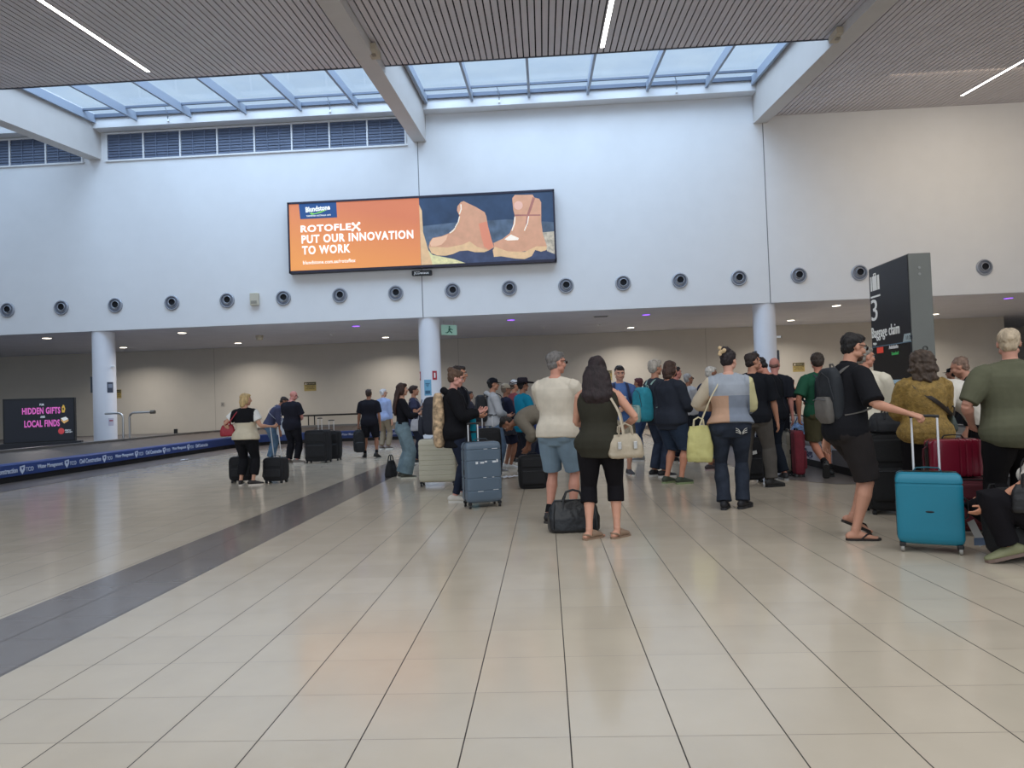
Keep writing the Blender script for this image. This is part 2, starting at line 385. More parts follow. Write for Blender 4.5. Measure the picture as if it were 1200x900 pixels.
# jet nozzles -----------------------------------------------------------
GR1 = mat('nozzle_grey', (158, 162, 172), 0.4, 0.3); GR2 = mat('nozzle_inner', (120, 126, 140), 0.4, 0.3); DK = mat('nozzle_hole', (18, 20, 28), 0.8)
def lathe(bm, prof, n=28, mi=0):
    """profile (radius, y) revolved round the Y axis"""
    rings = []
    for r, y in prof:
        rings.append([bm.verts.new((r * math.cos(2 * math.pi * k / n), y, r * math.sin(2 * math.pi * k / n))) for k in range(n)])
    for A, B in zip(rings, rings[1:]):
        for k in range(n): bm.faces.new([A[k], A[(k + 1) % n], B[(k + 1) % n], B[k]]).material_index = mi
    return rings
def nozzle():
    t = thing('air_nozzle', '', 'air nozzle', group='round air nozzles in a row along the wall')
    b2 = BM(); lathe(b2, [(0.232, -0.002), (0.232, -0.03), (0.215, -0.045), (0.195, -0.045), (0.185, -0.01)]); build('flange', b2, GR1, t, True)
    b2 = BM(); lathe(b2, [(0.187, -0.008), (0.165, -0.02), (0.14, -0.026), (0.12, -0.02)]); build('bowl', b2, GR2, t, True)
    b2 = BM(); r = lathe(b2, [(0.122, -0.02), (0.118, -0.05), (0.108, -0.058), (0.098, -0.05), (0.094, -0.012)]); b2.faces.new(r[-1]); [setattr(f, 'material_index', 1) for f in b2.faces if f.calc_center_median().y < -0.03 and max((v.co.x ** 2 + v.co.z ** 2) ** .5 for v in f.verts) > 0.105]; build('jet', b2, [DK, GR1], t, True)
    for v in t.children[-1].data.vertices: v.co.z += 0.02 * (1); v.co.x += 0.012
    return t
def copy_tree(o, parent=None):
    c = o.copy(); COL.objects.link(c)
    if parent is not None: c.parent = parent
    for ch in list(o.children): copy_tree(ch, c)
    return c
nz = nozzle()
NZ = [(-16.67, 'at the very start of the row past the pale column'), (-14.93, 'second in the row, before the column by the black screen'), (-13.2, 'just after the column by the black screen'), (-11.4, 'second after the column by the black screen'),
      (-9.66, 'between the third nozzle after the column and the beige wall box'), (-7.9, 'just after the beige wall box'), (-6.15, 'under the web address on the poster'), (-4.43, 'between the poster plate and the web address'),
      (-2.7, 'first past the wall joint over the middle column'), (-0.98, 'under the first boot of the poster'), (0.72, 'just past the end of the poster'), (2.42, 'second past the end of the poster'),
      (4.1, 'third past the end of the poster'), (5.83, 'last before the wall joint over the far column'), (7.57, 'first past the wall joint over the far column'), (9.32, 'beside the top of the baggage claim sign'), (12.87, 'alone beyond the baggage claim sign')]
for i, (x, lab) in enumerate(NZ):
    c = nz if i == 0 else copy_tree(nz)
    c.location = (x, YW, 4.72); c['label'] = 'round grey air nozzle ' + lab
# wall box
t = thing('wall_box', 'small beige rectangular box fixed on the wall between two air nozzles', 'box', (-8.78, YW, 4.72))
b2 = BM(); box(b2, -0.13, 0.13, -0.12, -0.002, -0.2, 0.18, bev=0.015); build('casing', b2, mat('beige_wall_box', (196, 188, 170), 0.6), t)
b2 = BM(); box(b2, -0.09, 0.09, -0.128, -0.118, -0.15, -0.06); build('grille', b2, plain((150, 144, 132)), t)

# downlights --------------------------------------------------------------
def downlight(x, y, purple, lab):
    t = thing('downlight', ('purple glowing ' if purple else 'white glowing ') + 'downlight in the grey soffit ' + lab, 'downlight', (x, y, ZS), 0, 'downlights in the soffit')
    b2 = BM(); n = 24
    for r0, r1, z0, z1 in ((0.17, 0.14, -0.002, -0.012), (0.14, 0.12, -0.012, -0.004)):
        A = [b2.verts.new((r0 * math.cos(2 * math.pi * k / n), r0 * math.sin(2 * math.pi * k / n), z0)) for k in range(n)]
        B = [b2.verts.new((r1 * math.cos(2 * math.pi * k / n), r1 * math.sin(2 * math.pi * k / n), z1)) for k in range(n)]
        for k in range(n): b2.faces.new([A[k], A[(k + 1) % n], B[(k + 1) % n], B[k]])
    build('trim_ring', b2, plain((170, 170, 172)), t)
    b2 = BM(); cyl(b2, (0, 0, -0.008), 0.125, 0.006, n=24)
    build('lamp_lens', b2, mat('purple_lamp', (150, 90, 255), emit=2.2) if purple else mat('white_lamp', (255, 245, 225), emit=6.0), t)
    l = bpy.data.lights.new('downlight_lamp', 'AREA'); l.shape = 'DISK'; l.size = 0.24; l.spread = R_(146); l.energy = 6 if purple else 54; l.color = (0.6, 0.4, 1) if purple else (1.0, 0.94, 0.86)
    o = bpy.data.objects.new('downlight_lamp', l); COL.objects.link(o); o.parent = t; o.location = (0, 0, -0.05)
DL = [(-16.4, 21.8, 0, 'over the black screen, front row'), (-16.4, 25.9, 0, 'behind the column by the black screen, back row'), (-11.87, 21.9, 0, 'above the woman with the red bag, front row'), (-11.87, 26.0, 0, 'above the woman with the red bag, back row'),
      (-6.1, 22.0, 1, 'above the man swinging a backpack, front row'), (-6.1, 26.1, 0, 'above the woman with long hair, back row'), (-1.04, 22.1, 1, 'above the travellers with caps, front row'), (3.32, 22.2, 1, 'above the man in glasses, front row'),
      (3.32, 26.2, 0, 'above the man in the blue tee, back row'), (9.2, 21.9, 0, 'just beside the baggage claim sign, front row'), (9.2, 25.9, 0, 'beyond the far column, back row'), (14.36, 21.8, 1, 'at the dark recess, front row'), (14.36, 25.8, 0, 'beyond the baggage claim sign, back row')]
for d in DL: downlight(*d)
# soffit fittings: square grille, horn speaker, sensors, exit sign
t = thing('ceiling_speaker', 'round beige speaker under the soffit near the beige wall box', 'speaker', (-10.0, 23.6, ZS))
b2 = BM(); cyl(b2, (0, 0, -0.04), 0.13, 0.08, n=24); build('casing', b2, mat('beige_casing'  , (196, 184, 164)), t, True)
b2 = BM(); cyl(b2, (0, 0, -0.12), 0.10, 0.08, n=24, r2=0.12); build('horn', b2, mat('beige_horn', (206, 198, 176), 0.6), t, True)
t = thing('air_grille', 'small square pale grille set in the soffit between two purple downlights', 'grille', (1.86, 22.1, ZS))
b2 = BM(); box(b2, -0.25, 0.25, -0.16, 0.16, -0.012, -0.001); build('grille_frame', b2, plain((190, 192, 196)), t)
b2 = BM()
for k in range(6): box(b2, -0.21, 0.21, -0.13 + k * 0.048, -0.11 + k * 0.048, -0.02, -0.011)
build('grille_bars', b2, plain((110, 112, 118)), t)
for x, y, lab in ((2.0, 24.7, 'small white sensor dome under the soffit beside the square grille'), (-7.6, 24.2, 'small white sensor dome under the soffit before the first purple downlight'), (0.0, 24.9, 'small white sensor dome under the soffit above the hats')):
    t = thing('sensor_dome', lab, 'sensor', (x, y, ZS), 0, 'sensor domes under the soffit')
    b2 = BM(); cyl(b2, (0, 0, -0.01), 0.06, 0.018, n=20); build('sensor_base', b2, WHITEP, t)
    b2 = BM(); ball(b2, (0, 0, -0.025), (0.04, 0.04, 0.035)); build('dome', b2, plain((225, 228, 235), 0.3), t, True)
t = thing('exit_sign', 'green and white running man exit sign hung beside the middle column', 'sign', (-3.0, 21.6, ZS), R_(35))
b2 = BM(); box(b2, -0.27, 0.27, -0.03, 0.03, -0.46, -0.14, bev=0.01); build('sign_panel', b2, mat('exit_panel', (150, 190, 178), 0.4, emit=0.25), t)
for x in (-0.18, 0.18):
    b2 = BM(); tube(b2, [(x, 0, -0.15), (x, 0, 0)], 0.008, 8); build('hanger', b2, STEEL, t)
b2 = BM()
def pv(pts): prism(b2, [(x, -0.034, z - 0.30) for x, z in pts], (0, 0.004, 0))
ball(b2, (0.0, -0.034, -0.205), (0.03, 0.004, 0.03)); pv([(-0.03, 0.06), (0.05, 0.05), (0.02, -0.04), (-0.04, -0.03)]); pv([(0.02, -0.03), (0.10, -0.07), (0.08, -0.12), (0.06, -0.09), (-0.01, -0.05)]); pv([(-0.04, -0.03), (-0.01, -0.06), (-0.08, -0.11), (-0.15, -0.10), (-0.14, -0.08), (-0.09, -0.08)]); pv([(0.04, 0.05), (0.12, 0.01), (0.11, -0.01), (0.04, 0.02)])
build('running_man', b2, mat('exit_green', (40, 110, 92), 0.5), t)

# signs on the columns and walls --------------------------------------------
def curved_plate(name, t, a0, a1, z0, z1, m, off=0.004, r=0.325, cx=0, cy=0):
    b2 = BM(); n = 8; P = []
    for k in range(n + 1):
        a = R_(a0 + (a1 - a0) * k / n); P.append(((cx + (r + off) * math.cos(a), cy + (r + off) * math.sin(a)), (cx + r * math.cos(a), cy + r * math.sin(a))))
    for k in range(n):
        (o0, i0), (o1, i1) = P[k], P[k + 1]
        for A, B in (((*o0, z0), (*o1, z0)),):
            vs = [b2.verts.new(v) for v in ((*o0, z0), (*o1, z0), (*o1, z1), (*o0, z1))]; b2.faces.new(vs)
            vs = [b2.verts.new(v) for v in ((*i0, z1), (*i1, z1), (*o1, z1), (*o0, z1))]; b2.faces.new(vs)
            vs = [b2.verts.new(v) for v in ((*i0, z0), (*i1, z0), (*o1, z0), (*o0, z0))]; b2.faces.new(vs)
    return build(name, b2, m, t)
RED = mat('fire_sign_red', (170, 50, 62), 0.5); CYC = YW + 0.34
for a, lab in ((-58, 'red fire sign on the front of the middle column, the wider of two'), (-158, 'red fire sign wrapped round the side of the middle column, the narrower of two')):
    t = thing('fire_sign', lab, 'sign', (-3.51, CYC, 2.18), 0, 'red fire signs on the middle column')
    curved_plate('sign_panel', t, a - 13, a + 13, -0.13, 0.14, RED); curved_plate('pictogram', t, a - 4, a + 4, -0.07, 0.08, WHITEP, 0.007)
t = thing('wifi_sign', 'light blue notice with a wireless symbol on the middle column', 'sign', (-3.51, CYC, 1.83))
curved_plate('sign_panel', t, -118, -78, -0.25, 0.23, mat('wifi_blue', (110, 165, 195), 0.5))
for i, (h, w) in enumerate(((0.10, 12), (0.06, 8), (0.02, 4))): curved_plate('symbol_arc', t, -98 - w, -98 + w, h, h + 0.022, mat('wifi_dark', (50, 90, 120), 0.5), 0.007)
curved_plate('symbol_band', t, -112, -84, -0.2, -0.1, mat('wifi_dark', (50, 90, 120), 0.5), 0.007)
t = thing('notice_plate', 'small dark notice with pale pattern on the column by the black screen', 'sign', (-13.83, CYC, 2.2))
curved_plate('sign_panel', t, -45, -12, -0.17, 0.16, plain((58, 66, 84))); curved_plate('print', t, -40, -18, -0.02, 0.1, plain((120, 130, 150)), 0.007)
t = thing('small_notice', 'small pale notice low on the column by the black screen', 'sign', (-13.83, CYC, 1.12))
curved_plate('sign_panel', t, -42, -14, -0.12, 0.12, plain((190, 188, 205))); curved_plate('print', t, -38, -18, 0.02, 0.06, plain((150, 70, 90)), 0.007)
t = thing('column_camera', 'small white camera stub on the side of the far column', 'camera', (6.95, CYC - 0.1, 2.95))
b2 = BM(); box(b2, -0.02, 0.1, -0.03, 0.03, -0.03, 0.03, bev=0.008); build('camera_body', b2, WHITEP, t); b2 = BM(); cyl(b2, (0.11, 0, 0), 0.022, 0.03, 'X', 14); build('lens', b2, BLACKP, t)
t = thing('column_bracket', 'small white stub on the side of the column by the black screen', 'bracket', (-13.5, CYC - 0.1, 2.85))
b2 = BM(); box(b2, -0.02, 0.08, -0.03, 0.03, -0.03, 0.03, bev=0.008); build('bracket_body', b2, WHITEP, t)
for x, s, lab in ((6.62, -1, 'tall thin dark plate on the near flank of the far column'), (6.62, 1, 'tall thin dark plate on the other flank of the far column'), (-13.83, -1, 'thin dark plate on the flank of the column by the black screen')):
    t = thing('edge_plate', lab, 'sign', (x + s * 0.33, CYC, 2.25), 0, 'dark plates seen edge on')
    b2 = BM(); box(b2, -0.02, 0.02, -0.16, 0.16, -0.2, 0.3); build('sign_panel', b2, plain((70, 76, 84)), t); b2 = BM(); box(b2, s * 0.02 - 0.002, s * 0.02 + 0.002, -0.12, 0.12, -0.1, 0.2); build('print', b2, plain((150, 150, 150)), t)
YEL = mat('warning_yellow', (176, 156, 96), 0.6)
for x, z, w, h, lab in ((-9.7, 2.21, 0.50, 0.37, 'yellow and black warning notice on the rear wall behind the bald man'), (10.1, 2.25, 0.46, 0.36, 'yellow and black warning notice on the rear wall beside the green shirt'), (2.5, 2.21, 0.40, 0.40, 'yellow and black warning notice on the rear wall beside the blue tee'), (-17.93, 2.2, 0.4, 0.36, 'yellow and black warning notice on the rear wall beside the column by the screen')):
    t = thing('warning_notice', lab, 'sign', (x, YB, z), 0, 'yellow warning notices')
    b2 = BM(); box(b2, -w / 2, w / 2, -0.012, -0.001, -h / 2, h / 2); build('sign_panel', b2, YEL, t)
    b2 = BM(); box(b2, -w / 2 + 0.01, w / 2 - 0.01, -0.016, -0.011, h / 2 - 0.12, h / 2 - 0.01); build('heading_bar', b2, plain((46, 42, 34)), t)
    lettering('WARNING', 0.075, plain((190, 180, 140)), t, Matrix.Translation((0.04, -0.017, h / 2 - 0.095)) @ FACE_FRONT, 'CENTER')
    b2 = BM(); prism(b2, [(-w / 2 + 0.03, -0.018, h / 2 - 0.1), (-w / 2 + 0.12, -0.018, h / 2 - 0.1), (-w / 2 + 0.075, -0.018, h / 2 - 0.02)], (0, 0.003, 0)); build('triangle', b2, plain((220, 210, 190)), t)
    lettering('DO NOT CLIMB\nOR SIT ON\nTHE CAROUSEL', 0.055, plain((70, 60, 36)), t, Matrix.Translation((0, -0.015, h / 2 - 0.18)) @ FACE_FRONT, 'CENTER')
t = thing('wall_socket', 'tiny grey outlet low on the rear wall behind the blonde woman', 'outlet', (-13.4, YB, 1.62)); b2 = BM(); box(b2, -0.07, 0.07, -0.03, -0.001, -0.09, 0.07, bev=0.008); build('cover', b2, plain((160, 156, 150)), t)
b2 = BM(); box(b2, -0.03, 0.03, -0.036, -0.029, -0.04, 0.02); build('button_plate', b2, plain((120, 116, 112)), t)

# ------------------------------------------------------------------ billboard
BX0, BX1, BZ0, BZ1, BY = -7.62, 0.47, 5.42, 7.58, 20.28
W_, H_ = BX1 - BX0, BZ1 - BZ0
bb = thing('billboard', 'wide illuminated advertising billboard with orange half and tan boots on the wall', 'billboard', (BX0, BY, BZ0))
b2 = BM(); box(b2, 0, W_, 0.012, 0.215, 0, H_)
box(b2, 0, W_, -0.02, 0.02, 0, 0.07); box(b2, 0, W_, -0.02, 0.02, H_ - 0.06, H_); box(b2, 0, 0.05, -0.02, 0.02, 0, H_); box(b2, W_ - 0.05, W_, -0.02, 0.02, 0, H_); build('frame', b2, plain((42, 38, 56), 0.5), bb)
def emis(name, rgb, s=0.55): return mat('print_' + name, rgb, 0.6, emit=s)
def orange():
    m = emis('orange_poster', (222, 120, 70)); nt = m.node_tree; b = nt.nodes['Principled BSDF']
    tc = nt.nodes.new('ShaderNodeTexCoord'); sp = nt.nodes.new('ShaderNodeSeparateXYZ'); nt.links.new(tc.outputs['Object'], sp.inputs[0])
    md = nt.nodes.new('ShaderNodeMath'); md.operation = 'MULTIPLY_ADD'; nt.links.new(sp.outputs[2], md.inputs[0]); md.inputs[1].default_value = 0.42; 
    m2 = nt.nodes.new('ShaderNodeMath'); m2.operation = 'MULTIPLY'; nt.links.new(sp.outputs[0], m2.inputs[0]); m2.inputs[1].default_value = 0.10; nt.links.new(m2.outputs[0], md.inputs[2])
    cr = nt.nodes.new('ShaderNodeValToRGB'); cr.color_ramp.elements[0].color = (*lin((224, 146, 80)), 1); cr.color_ramp.elements[1].color = (*lin((198, 114, 80)), 1)
    cr.color_ramp.elements[0].position = 0.15; cr.color_ramp.elements[1].position = 1.0
    nt.links.new(md.outputs[0], cr.inputs[0]); nt.links.new(cr.outputs[0], b.inputs['Base Color']); nt.links.new(cr.outputs[0], b.inputs['Emission Color'])
    return m
XS = W_ * 0.498
b2 = BM(); box(b2, 0.05, XS, -0.004, 0.01, 0.07, H_ - 0.06); build('poster_orange_half', b2, orange(), bb)
b2 = BM(); box(b2, XS, W_ - 0.05, -0.004, 0.01, 0.07, H_ - 0.06); build('poster_picture_half', b2, mat('print_sea', (48, 66, 92), 0.6, noise=0.35, scale=1.6, emit=0.3), bb)
def flat(name, pts, m, y=-0.008, sm=False):
    b3 = BM(); prism(b3, [(x, y, z) for x, z in pts], (0, 0.003, 0)); 
    return build(name, b3, m, bb)
# picture plane coordinates: u,v of the zoomed crop (1200x691) to board coords
def uv(u, v):
    x = XS + (u - 18) / 1150.0 * (W_ - XS); top = 80 - (u) * 0.0475; bot = 668 - u * 0.0365
    return (x, H_ * (1 - (v - top) / (bot - top)))
def shape(name, pts, m, y): return flat(name, [uv(*p) for p in pts], m, y)
shape('shore_haze', [(20, 330), (300, 300), (760, 275), (1160, 300), (1165, 620), (30, 650)], mat('print_shore', (84, 98, 116), 0.7, noise=0.5, scale=3, emit=0.3), -0.0055)
shape('shadow_ground', [(30, 540), (400, 520), (640, 470), (1160, 380), (1170, 610), (30, 650)], mat('print_shade', (66, 74, 100), 0.7, noise=0.3, scale=4, emit=0.3), -0.0065)
shape('sunlit_sand', [(60, 500), (120, 565), (300, 600), (430, 645), (30, 655)], mat('print_sand', (206, 198, 150), 0.7, noise=0.25, scale=9, emit=0.45), -0.0075)
shape('sunlit_gravel', [(1055, 385), (1160, 375), (1165, 570), (1090, 540)], mat('print_gravel', (180, 168, 150), 0.7, noise=0.5, scale=9, emit=0.35), -0.0075)
TAN = mat('print_boot', (196, 146, 118), 0.7, noise=0.12, scale=4, emit=0.45); TAN2 = mat('print_boot_sole', (206, 170, 130), 0.7, noise=0.12, scale=6, emit=0.5); TAN3 = mat('print_boot_dark', (160, 106, 96), 0.7, noise=0.15, scale=4, emit=0.4)
shape('heel_edge', [(18, 150), (40, 200), (45, 380), (62, 440), (115, 640), (110, 660), (20, 668)], TAN2, -0.0085)
shape('low_boot_upper', [(88, 500), (100, 455), (125, 425), (200, 412), (270, 385), (320, 340), (352, 280), (358, 240), (340, 200), (345, 165), (375, 130), (400, 122), (425, 135), (500, 170), (575, 215), (588, 250), (600, 340), (625, 440), (645, 505), (600, 530), (500, 500), (440, 455), (380, 480), (250, 505), (150, 500)], TAN, -0.0085)
shape('low_boot_sole', [(88, 500), (150, 500), (250, 505), (380, 480), (440, 455), (500, 500), (600, 530), (560, 545), (480, 545), (420, 530), (350, 535), (290, 560), (230, 572), (160, 570), (110, 550)], TAN2, -0.0095)
shape('low_boot_toe_cap', [(100, 470), (125, 430), (200, 415), (255, 400), (240, 440), (200, 480), (150, 495), (110, 495)], mat('print_boot_lit', (214, 170, 140), 0.7, emit=0.5), -0.0105)
shape('low_boot_heel_panel', [(520, 310), (590, 290), (625, 440), (640, 500), (600, 525), (560, 500), (540, 420)], mat('print_boot_warm', (206, 130, 104), 0.7, emit=0.45), -0.0105)
shape('high_boot_upper', [(640, 470), (720, 435), (780, 390), (810, 330), (828, 240), (818, 200), (812, 100), (835, 72), (900, 72), (985, 70), (1000, 95), (1040, 105), (1055, 135), (1050, 300), (1060, 400), (1090, 500), (1070, 540), (1000, 520), (900, 540), (760, 560), (650, 540)], TAN, -0.0085)
shape('high_boot_sole', [(632, 530), (650, 500), (760, 540), (900, 545), (1000, 500), (1090, 500), (1085, 530), (1040, 545), (990, 530), (960, 580), (900, 605), (820, 600), (700, 580), (640, 585)], TAN2, -0.0095)
shape('high_boot_toe_light', [(735, 440), (790, 400), (855, 430), (850, 447), (760, 450)], mat('print_highlight', (236, 222, 206), 0.7, emit=0.5), -0.0105)
shape('high_boot_collar_gap', [(985, 90), (1005, 100), (975, 180), (945, 250), (935, 330), (915, 340), (930, 240), (960, 160)], TAN3, -0.0105)
shape('high_boot_strap', [(830, 235), (1045, 235), (1045, 246), (830, 248)], TAN3, -0.0108)
b3 = BM(); c_ = uv(862, 160); ball(b3, (c_[0], -0.009, c_[1]), (0.13, 0.004, 0.13), seg=24); build('boot_badge', b3, mat('print_badge', (214, 168, 150), 0.7, emit=0.45), bb)
for i, (a, b_) in enumerate((((360, 250), (320, 340)), ((375, 150), (360, 230)), ((320, 345), (270, 388)), ((830, 255), (800, 370)), ((945, 250), (905, 370)))):
    (x0, z0), (x1, z1) = uv(*a), uv(*b_); b3 = BM(); tube(b3, [(x0, -0.011, z0), ((x0 + x1) / 2 + 0.03, -0.011, (z0 + z1) / 2), (x1, -0.011, z1)], 0.018, 6); build('boot_lace', b3, mat('print_highlight', (236, 222, 206)), bb)
WT = mat('print_white', (250, 246, 236), 0.6, emit=0.5)
# logo field (crop 1200x691 of 335..500 x 230..325)
def uvo(u, v):
    top = 62 - (u - 15) * 0.037; bot = 640 - (u - 15) * 0.04
    return ((u - 15) / 1130.0 * XS, H_ - 0.06 - (v - top) / (bot - top) * (H_ - 0.13))
flat('logo_field', [uvo(115, 58), uvo(438, 46), uvo(442, 178), uvo(125, 190)], mat('print_logo_blue', (34, 74, 126), 0.6, emit=0.35), -0.008)
def fitted(txt, u0, v1, u1, v0, bold, spc=1.12, rot=0.0):
    (x0, z0), (x1, z1) = uvo(u0, v1), uvo(u1, v0)
    z1 = uvo(u0, v0)[1]
    lettering(txt, 1.0, WT, bb, Matrix.Translation((x0, -0.014, z0)) @ FACE_FRONT @ Matrix.Rotation(rot, 4, 'Z'), bold=bold, spc=spc, fit=(x1 - x0, z1 - z0))
fitted('Blundstone', 175, 134, 385, 88, .03, 1.05, R_(4))
flat('logo_swoosh', [uvo(205, 140), uvo(225, 135), uvo(250, 142), uvo(330, 115), uvo(360, 112), uvo(300, 138), uvo(225, 155)], mat('print_green', (120, 190, 80), 0.6, emit=0.5), -0.010)
fitted('TASMANIA AUSTRALIA 1870', 178, 171, 388, 158, 0, 1.1)
fitted('ROTOFLE', 126, 307, 558, 246, .035, 1.12)
# X of the logo: two crossed bars with knobs
b3 = BM()
for a, b_ in (((572, 290), (628, 232)), ((576, 236), (628, 288))):
    (x0, z0), (x1, z1) = uvo(*a), uvo(*b_); tube(b3, [(x0, -0.010, z0), (x1, -0.010, z1)], 0.028, 6); ball(b3, (x0, -0.010, z0), (0.045, 0.006, 0.045)); ball(b3, (x1, -0.010, z1), (0.045, 0.006, 0.045))
build('logo_cross', b3, WT, bb)
fitted('PUT OUR INNOVATION', 131, 404, 1088, 330, .032, 1.14)
fitted('TO WORK', 133, 500, 548, 424, .032, 1.14)
fitted('blundstone.com.au/rotoflex', 138, 584, 588, 552, .012, 1.1)
t = thing('owner_plate', 'small black name plate under the billboard', 'sign', (-3.6, YW, 5.28))
b2 = BM(); box(b2, -0.3, 0.3, -0.14, -0.002, -0.07, 0.07, bev=0.01); build('plate', b2, plain((24, 26, 34)), t)
lettering('JCDecaux', 0.11, WHITEP, t, Matrix.Translation((0, -0.146, -0.04)) @ FACE_FRONT, 'CENTER', bold=0.002)

# ------------------------------------------------------------------ carousels
PLATE = mat('rubber_belt_plates', (74, 68, 66), 0.5, noise=0.12, scale=3)
def belt_plates():
    m = MATS.get('belt_plates')
    if m: return m
    m = mat('belt_plates', (86, 78, 74), 0.45, noise=0.1, scale=2); return m
def path_round(pts, rad, n=10):
    """polyline with rounded corners; rad per inner point"""
    P = [Vector(p) for p in pts]; out = [P[0]]
    for i in range(1, len(P) - 1):
        a, b, c = P[i - 1], P[i], P[i + 1]; u = (a - b).normalized(); v = (c - b).normalized(); ang = u.angle(v)
        d = rad / math.tan(ang / 2); s = b + u * d; e = b + v * d; bis = (u + v).normalized(); ctr = b + bis * (rad / math.sin(ang / 2))
        a0 = math.atan2((s - ctr).y, (s - ctr).x); a1 = math.atan2((e - ctr).y, (e - ctr).x); da = (a1 - a0 + math.pi) % (2 * math.pi) - math.pi
        for k in range(n + 1): out.append(ctr + Vector((math.cos(a0 + da * k / n), math.sin(a0 + da * k / n), 0)) * rad)
    out.append(P[-1]); return out
def resample(pts, step):
    out = [pts[0]]
    for a, b in zip(pts, pts[1:]):
        n = max(1, int((b - a).length / step))
        for k in range(1, n + 1): out.append(a.lerp(b, k / n))
    return out
def sweep(bm, path, prof, mi=0, closed=False, inner=1.0):
    """profile (inward distance, z); inward = left normal * inner"""
    rings = []; L = len(path)
    for i, p in enumerate(path):
        t = (path[(i + 1) % L] - path[i - 1]) if closed else (path[min(i + 1, L - 1)] - path[max(i - 1, 0)])
        nrm = Vector((-t.y, t.x, 0)).normalized() * inner
        rings.append([bm.verts.new((p.x + nrm.x * d, p.y + nrm.y * d, z)) for d, z in prof])
    for i in range(L if closed else L - 1):
        A, B = rings[i], rings[(i + 1) % L]
        for k in range(len(prof) - 1): bm.faces.new([A[k], A[k + 1], B[k + 1], B[k]]).material_index = mi
    if not closed:
        for r in (rings[0], rings[-1]):
            try: bm.faces.new(r).material_index = mi
            except Exception: pass
def plates(bm, path, d0, z0, d1, z1, inner, closed=False, w=0.28):
    pp = resample(path, w); L = len(pp)
    def at(i, d, z):
        t = (pp[(i + 1) % L] - pp[i - 1]) if closed else (pp[min(i + 1, L - 1)] - pp[max(i - 1, 0)])
        nrm = Vector((-t.y, t.x, 0)).normalized() * inner; return Vector((pp[i].x + nrm.x * d, pp[i].y + nrm.y * d, z))
    for i in range(L if closed else L - 1):
        j = (i + 1) % L; up = Vector((0, 0, 0.012))
        a, b, c, d = at(i, d0, z0), at(i, d1, z1), at(j, d1, z1), at(j, d0, z0)
        vs = [bm.verts.new(v) for v in (a, b, c + up, d + up)]; bm.faces.new(vs)
        e = [bm.verts.new(v) for v in (c + up, d + up, at(j, d0, z0), at(j, d1, z1))]; bm.faces.new(e)
def carousel(label, pts, rad, band_m, inner, closed=False, bw=1.12):
    t = thing('baggage_carousel', label, 'baggage carousel', tuple(pts[0]), 0, 'baggage carousels')
    o = Vector(pts[0]); P = [Vector(p) - o for p in pts]
    path = resample(path_round(P, rad) if not closed else P, 0.5)
    b2 = BM(); sweep(b2, path, [(0.30, 0.0), (0.05, 0.0), (0.05, 0.13), (0.30, 0.13)], 0, closed, inner); build('plinth', b2, plain((20, 20, 24), 0.6), t)
    b2 = BM(); sweep(b2, path, [(0.06, 0.125), (0.0, 0.135), (0.0, 0.37), (0.03, 0.40), (0.12, 0.41), (0.12, 0.125)], 0, closed, inner); build('bumper_band', b2, band_m, t, True)
    b2 = BM(); plates(b2, path, 0.12, 0.39, bw, 0.57, inner, closed); build('belt', b2, belt_plates(), t)
    b2 = BM(); sweep(b2, path, [(bw - 0.02, 0.40), (bw - 0.02, 0.63), (bw + 0.04, 0.64), (bw + 0.1, 0.63), (bw + 0.1, 0.40)], 0, closed, inner); build('inner_rim', b2, mat('dull_steel_rim', (120, 118, 116), 0.4, 0.6), t)
    return t, path
BLUE = mat('carousel_blue_band', (40, 66, 128), 0.45, noise=0.05, scale=2)
A1 = [(-11.15, 6.0, 0), (-11.15, 25.75, 0), (3.0, 25.75, 0)]
c1, p1 = carousel('long curving dark baggage carousel with a blue lettered band below the black screen', A1, 2.6, BLUE, 1.0)
LB = mat('band_print', (205, 215, 235), 0.5)
def tco(par, M, s=1.0):
    b3 = BM(); prism(b3, [(-0.07, 0.08, 0), (0.07, 0.10, 0), (0.07, 0.0, 0), (0.0, -0.09, 0), (-0.07, 0.0, 0)], (0, 0, 0.004)); prism(b3, [(-0.035, 0.06, 0.004), (0.035, 0.06, 0.004), (0.0, 0.0, 0.004)], (0, 0, 0.003), 1)
    for v in b3.verts: v.co = M @ v.co
    build('logo_shield', b3, [LB, BLUE], par)
    lettering('TCO', 0.12, LB, par, M @ Matrix.Translation((0.10, -0.04, 0)), bold=0.0, fit=(0.22, 0.09))
k = 0
for y in [14.02 - 1.35 * 2, 14.02 - 1.35, 14.02, 15.37, 16.72, 18.07, 19.42, 20.77]:
    tco(c1, Matrix.Translation((0.004, y - 6.0, 0.24)) @ FACE_PX)
    lettering('Water Management' if k % 2 == 0 else 'Civil Construction', 0.125, LB, c1, Matrix.Translation((0.004, y - 6.0 + 0.44, 0.20)) @ FACE_PX, bold=0.0015, fit=(0.78, 0.11)); k += 1
for j, x in enumerate([-8.3, -6.9, -5.5, -4.1]):
    M = Matrix.Translation((x + 11.15, 25.75 - 6.0 - 0.004, 0.24)) @ FACE_FRONT; tco(c1, M)
    lettering('Water Management' if j % 2 == 0 else 'Civil Construction', 0.125, LB, c1, M @ Matrix.Translation((0.46, -0.03, 0)), bold=0.0015, fit=(0.78, 0.11))
# floor border beside it
b2 = BM(); path = resample(path_round([Vector((-10.0, 5.0, 0)), Vector((-10.0, 23.6, 0)), Vector((3.0, 23.6, 0))], 2.6), 0.5)
sweep(b2, path, [(-0.0, 0.004), (1.4, 0.004), (2.4, 0.004)], 0, False, 1.0)
tag(build('trim_10', b2, BORDER), kind='structure')
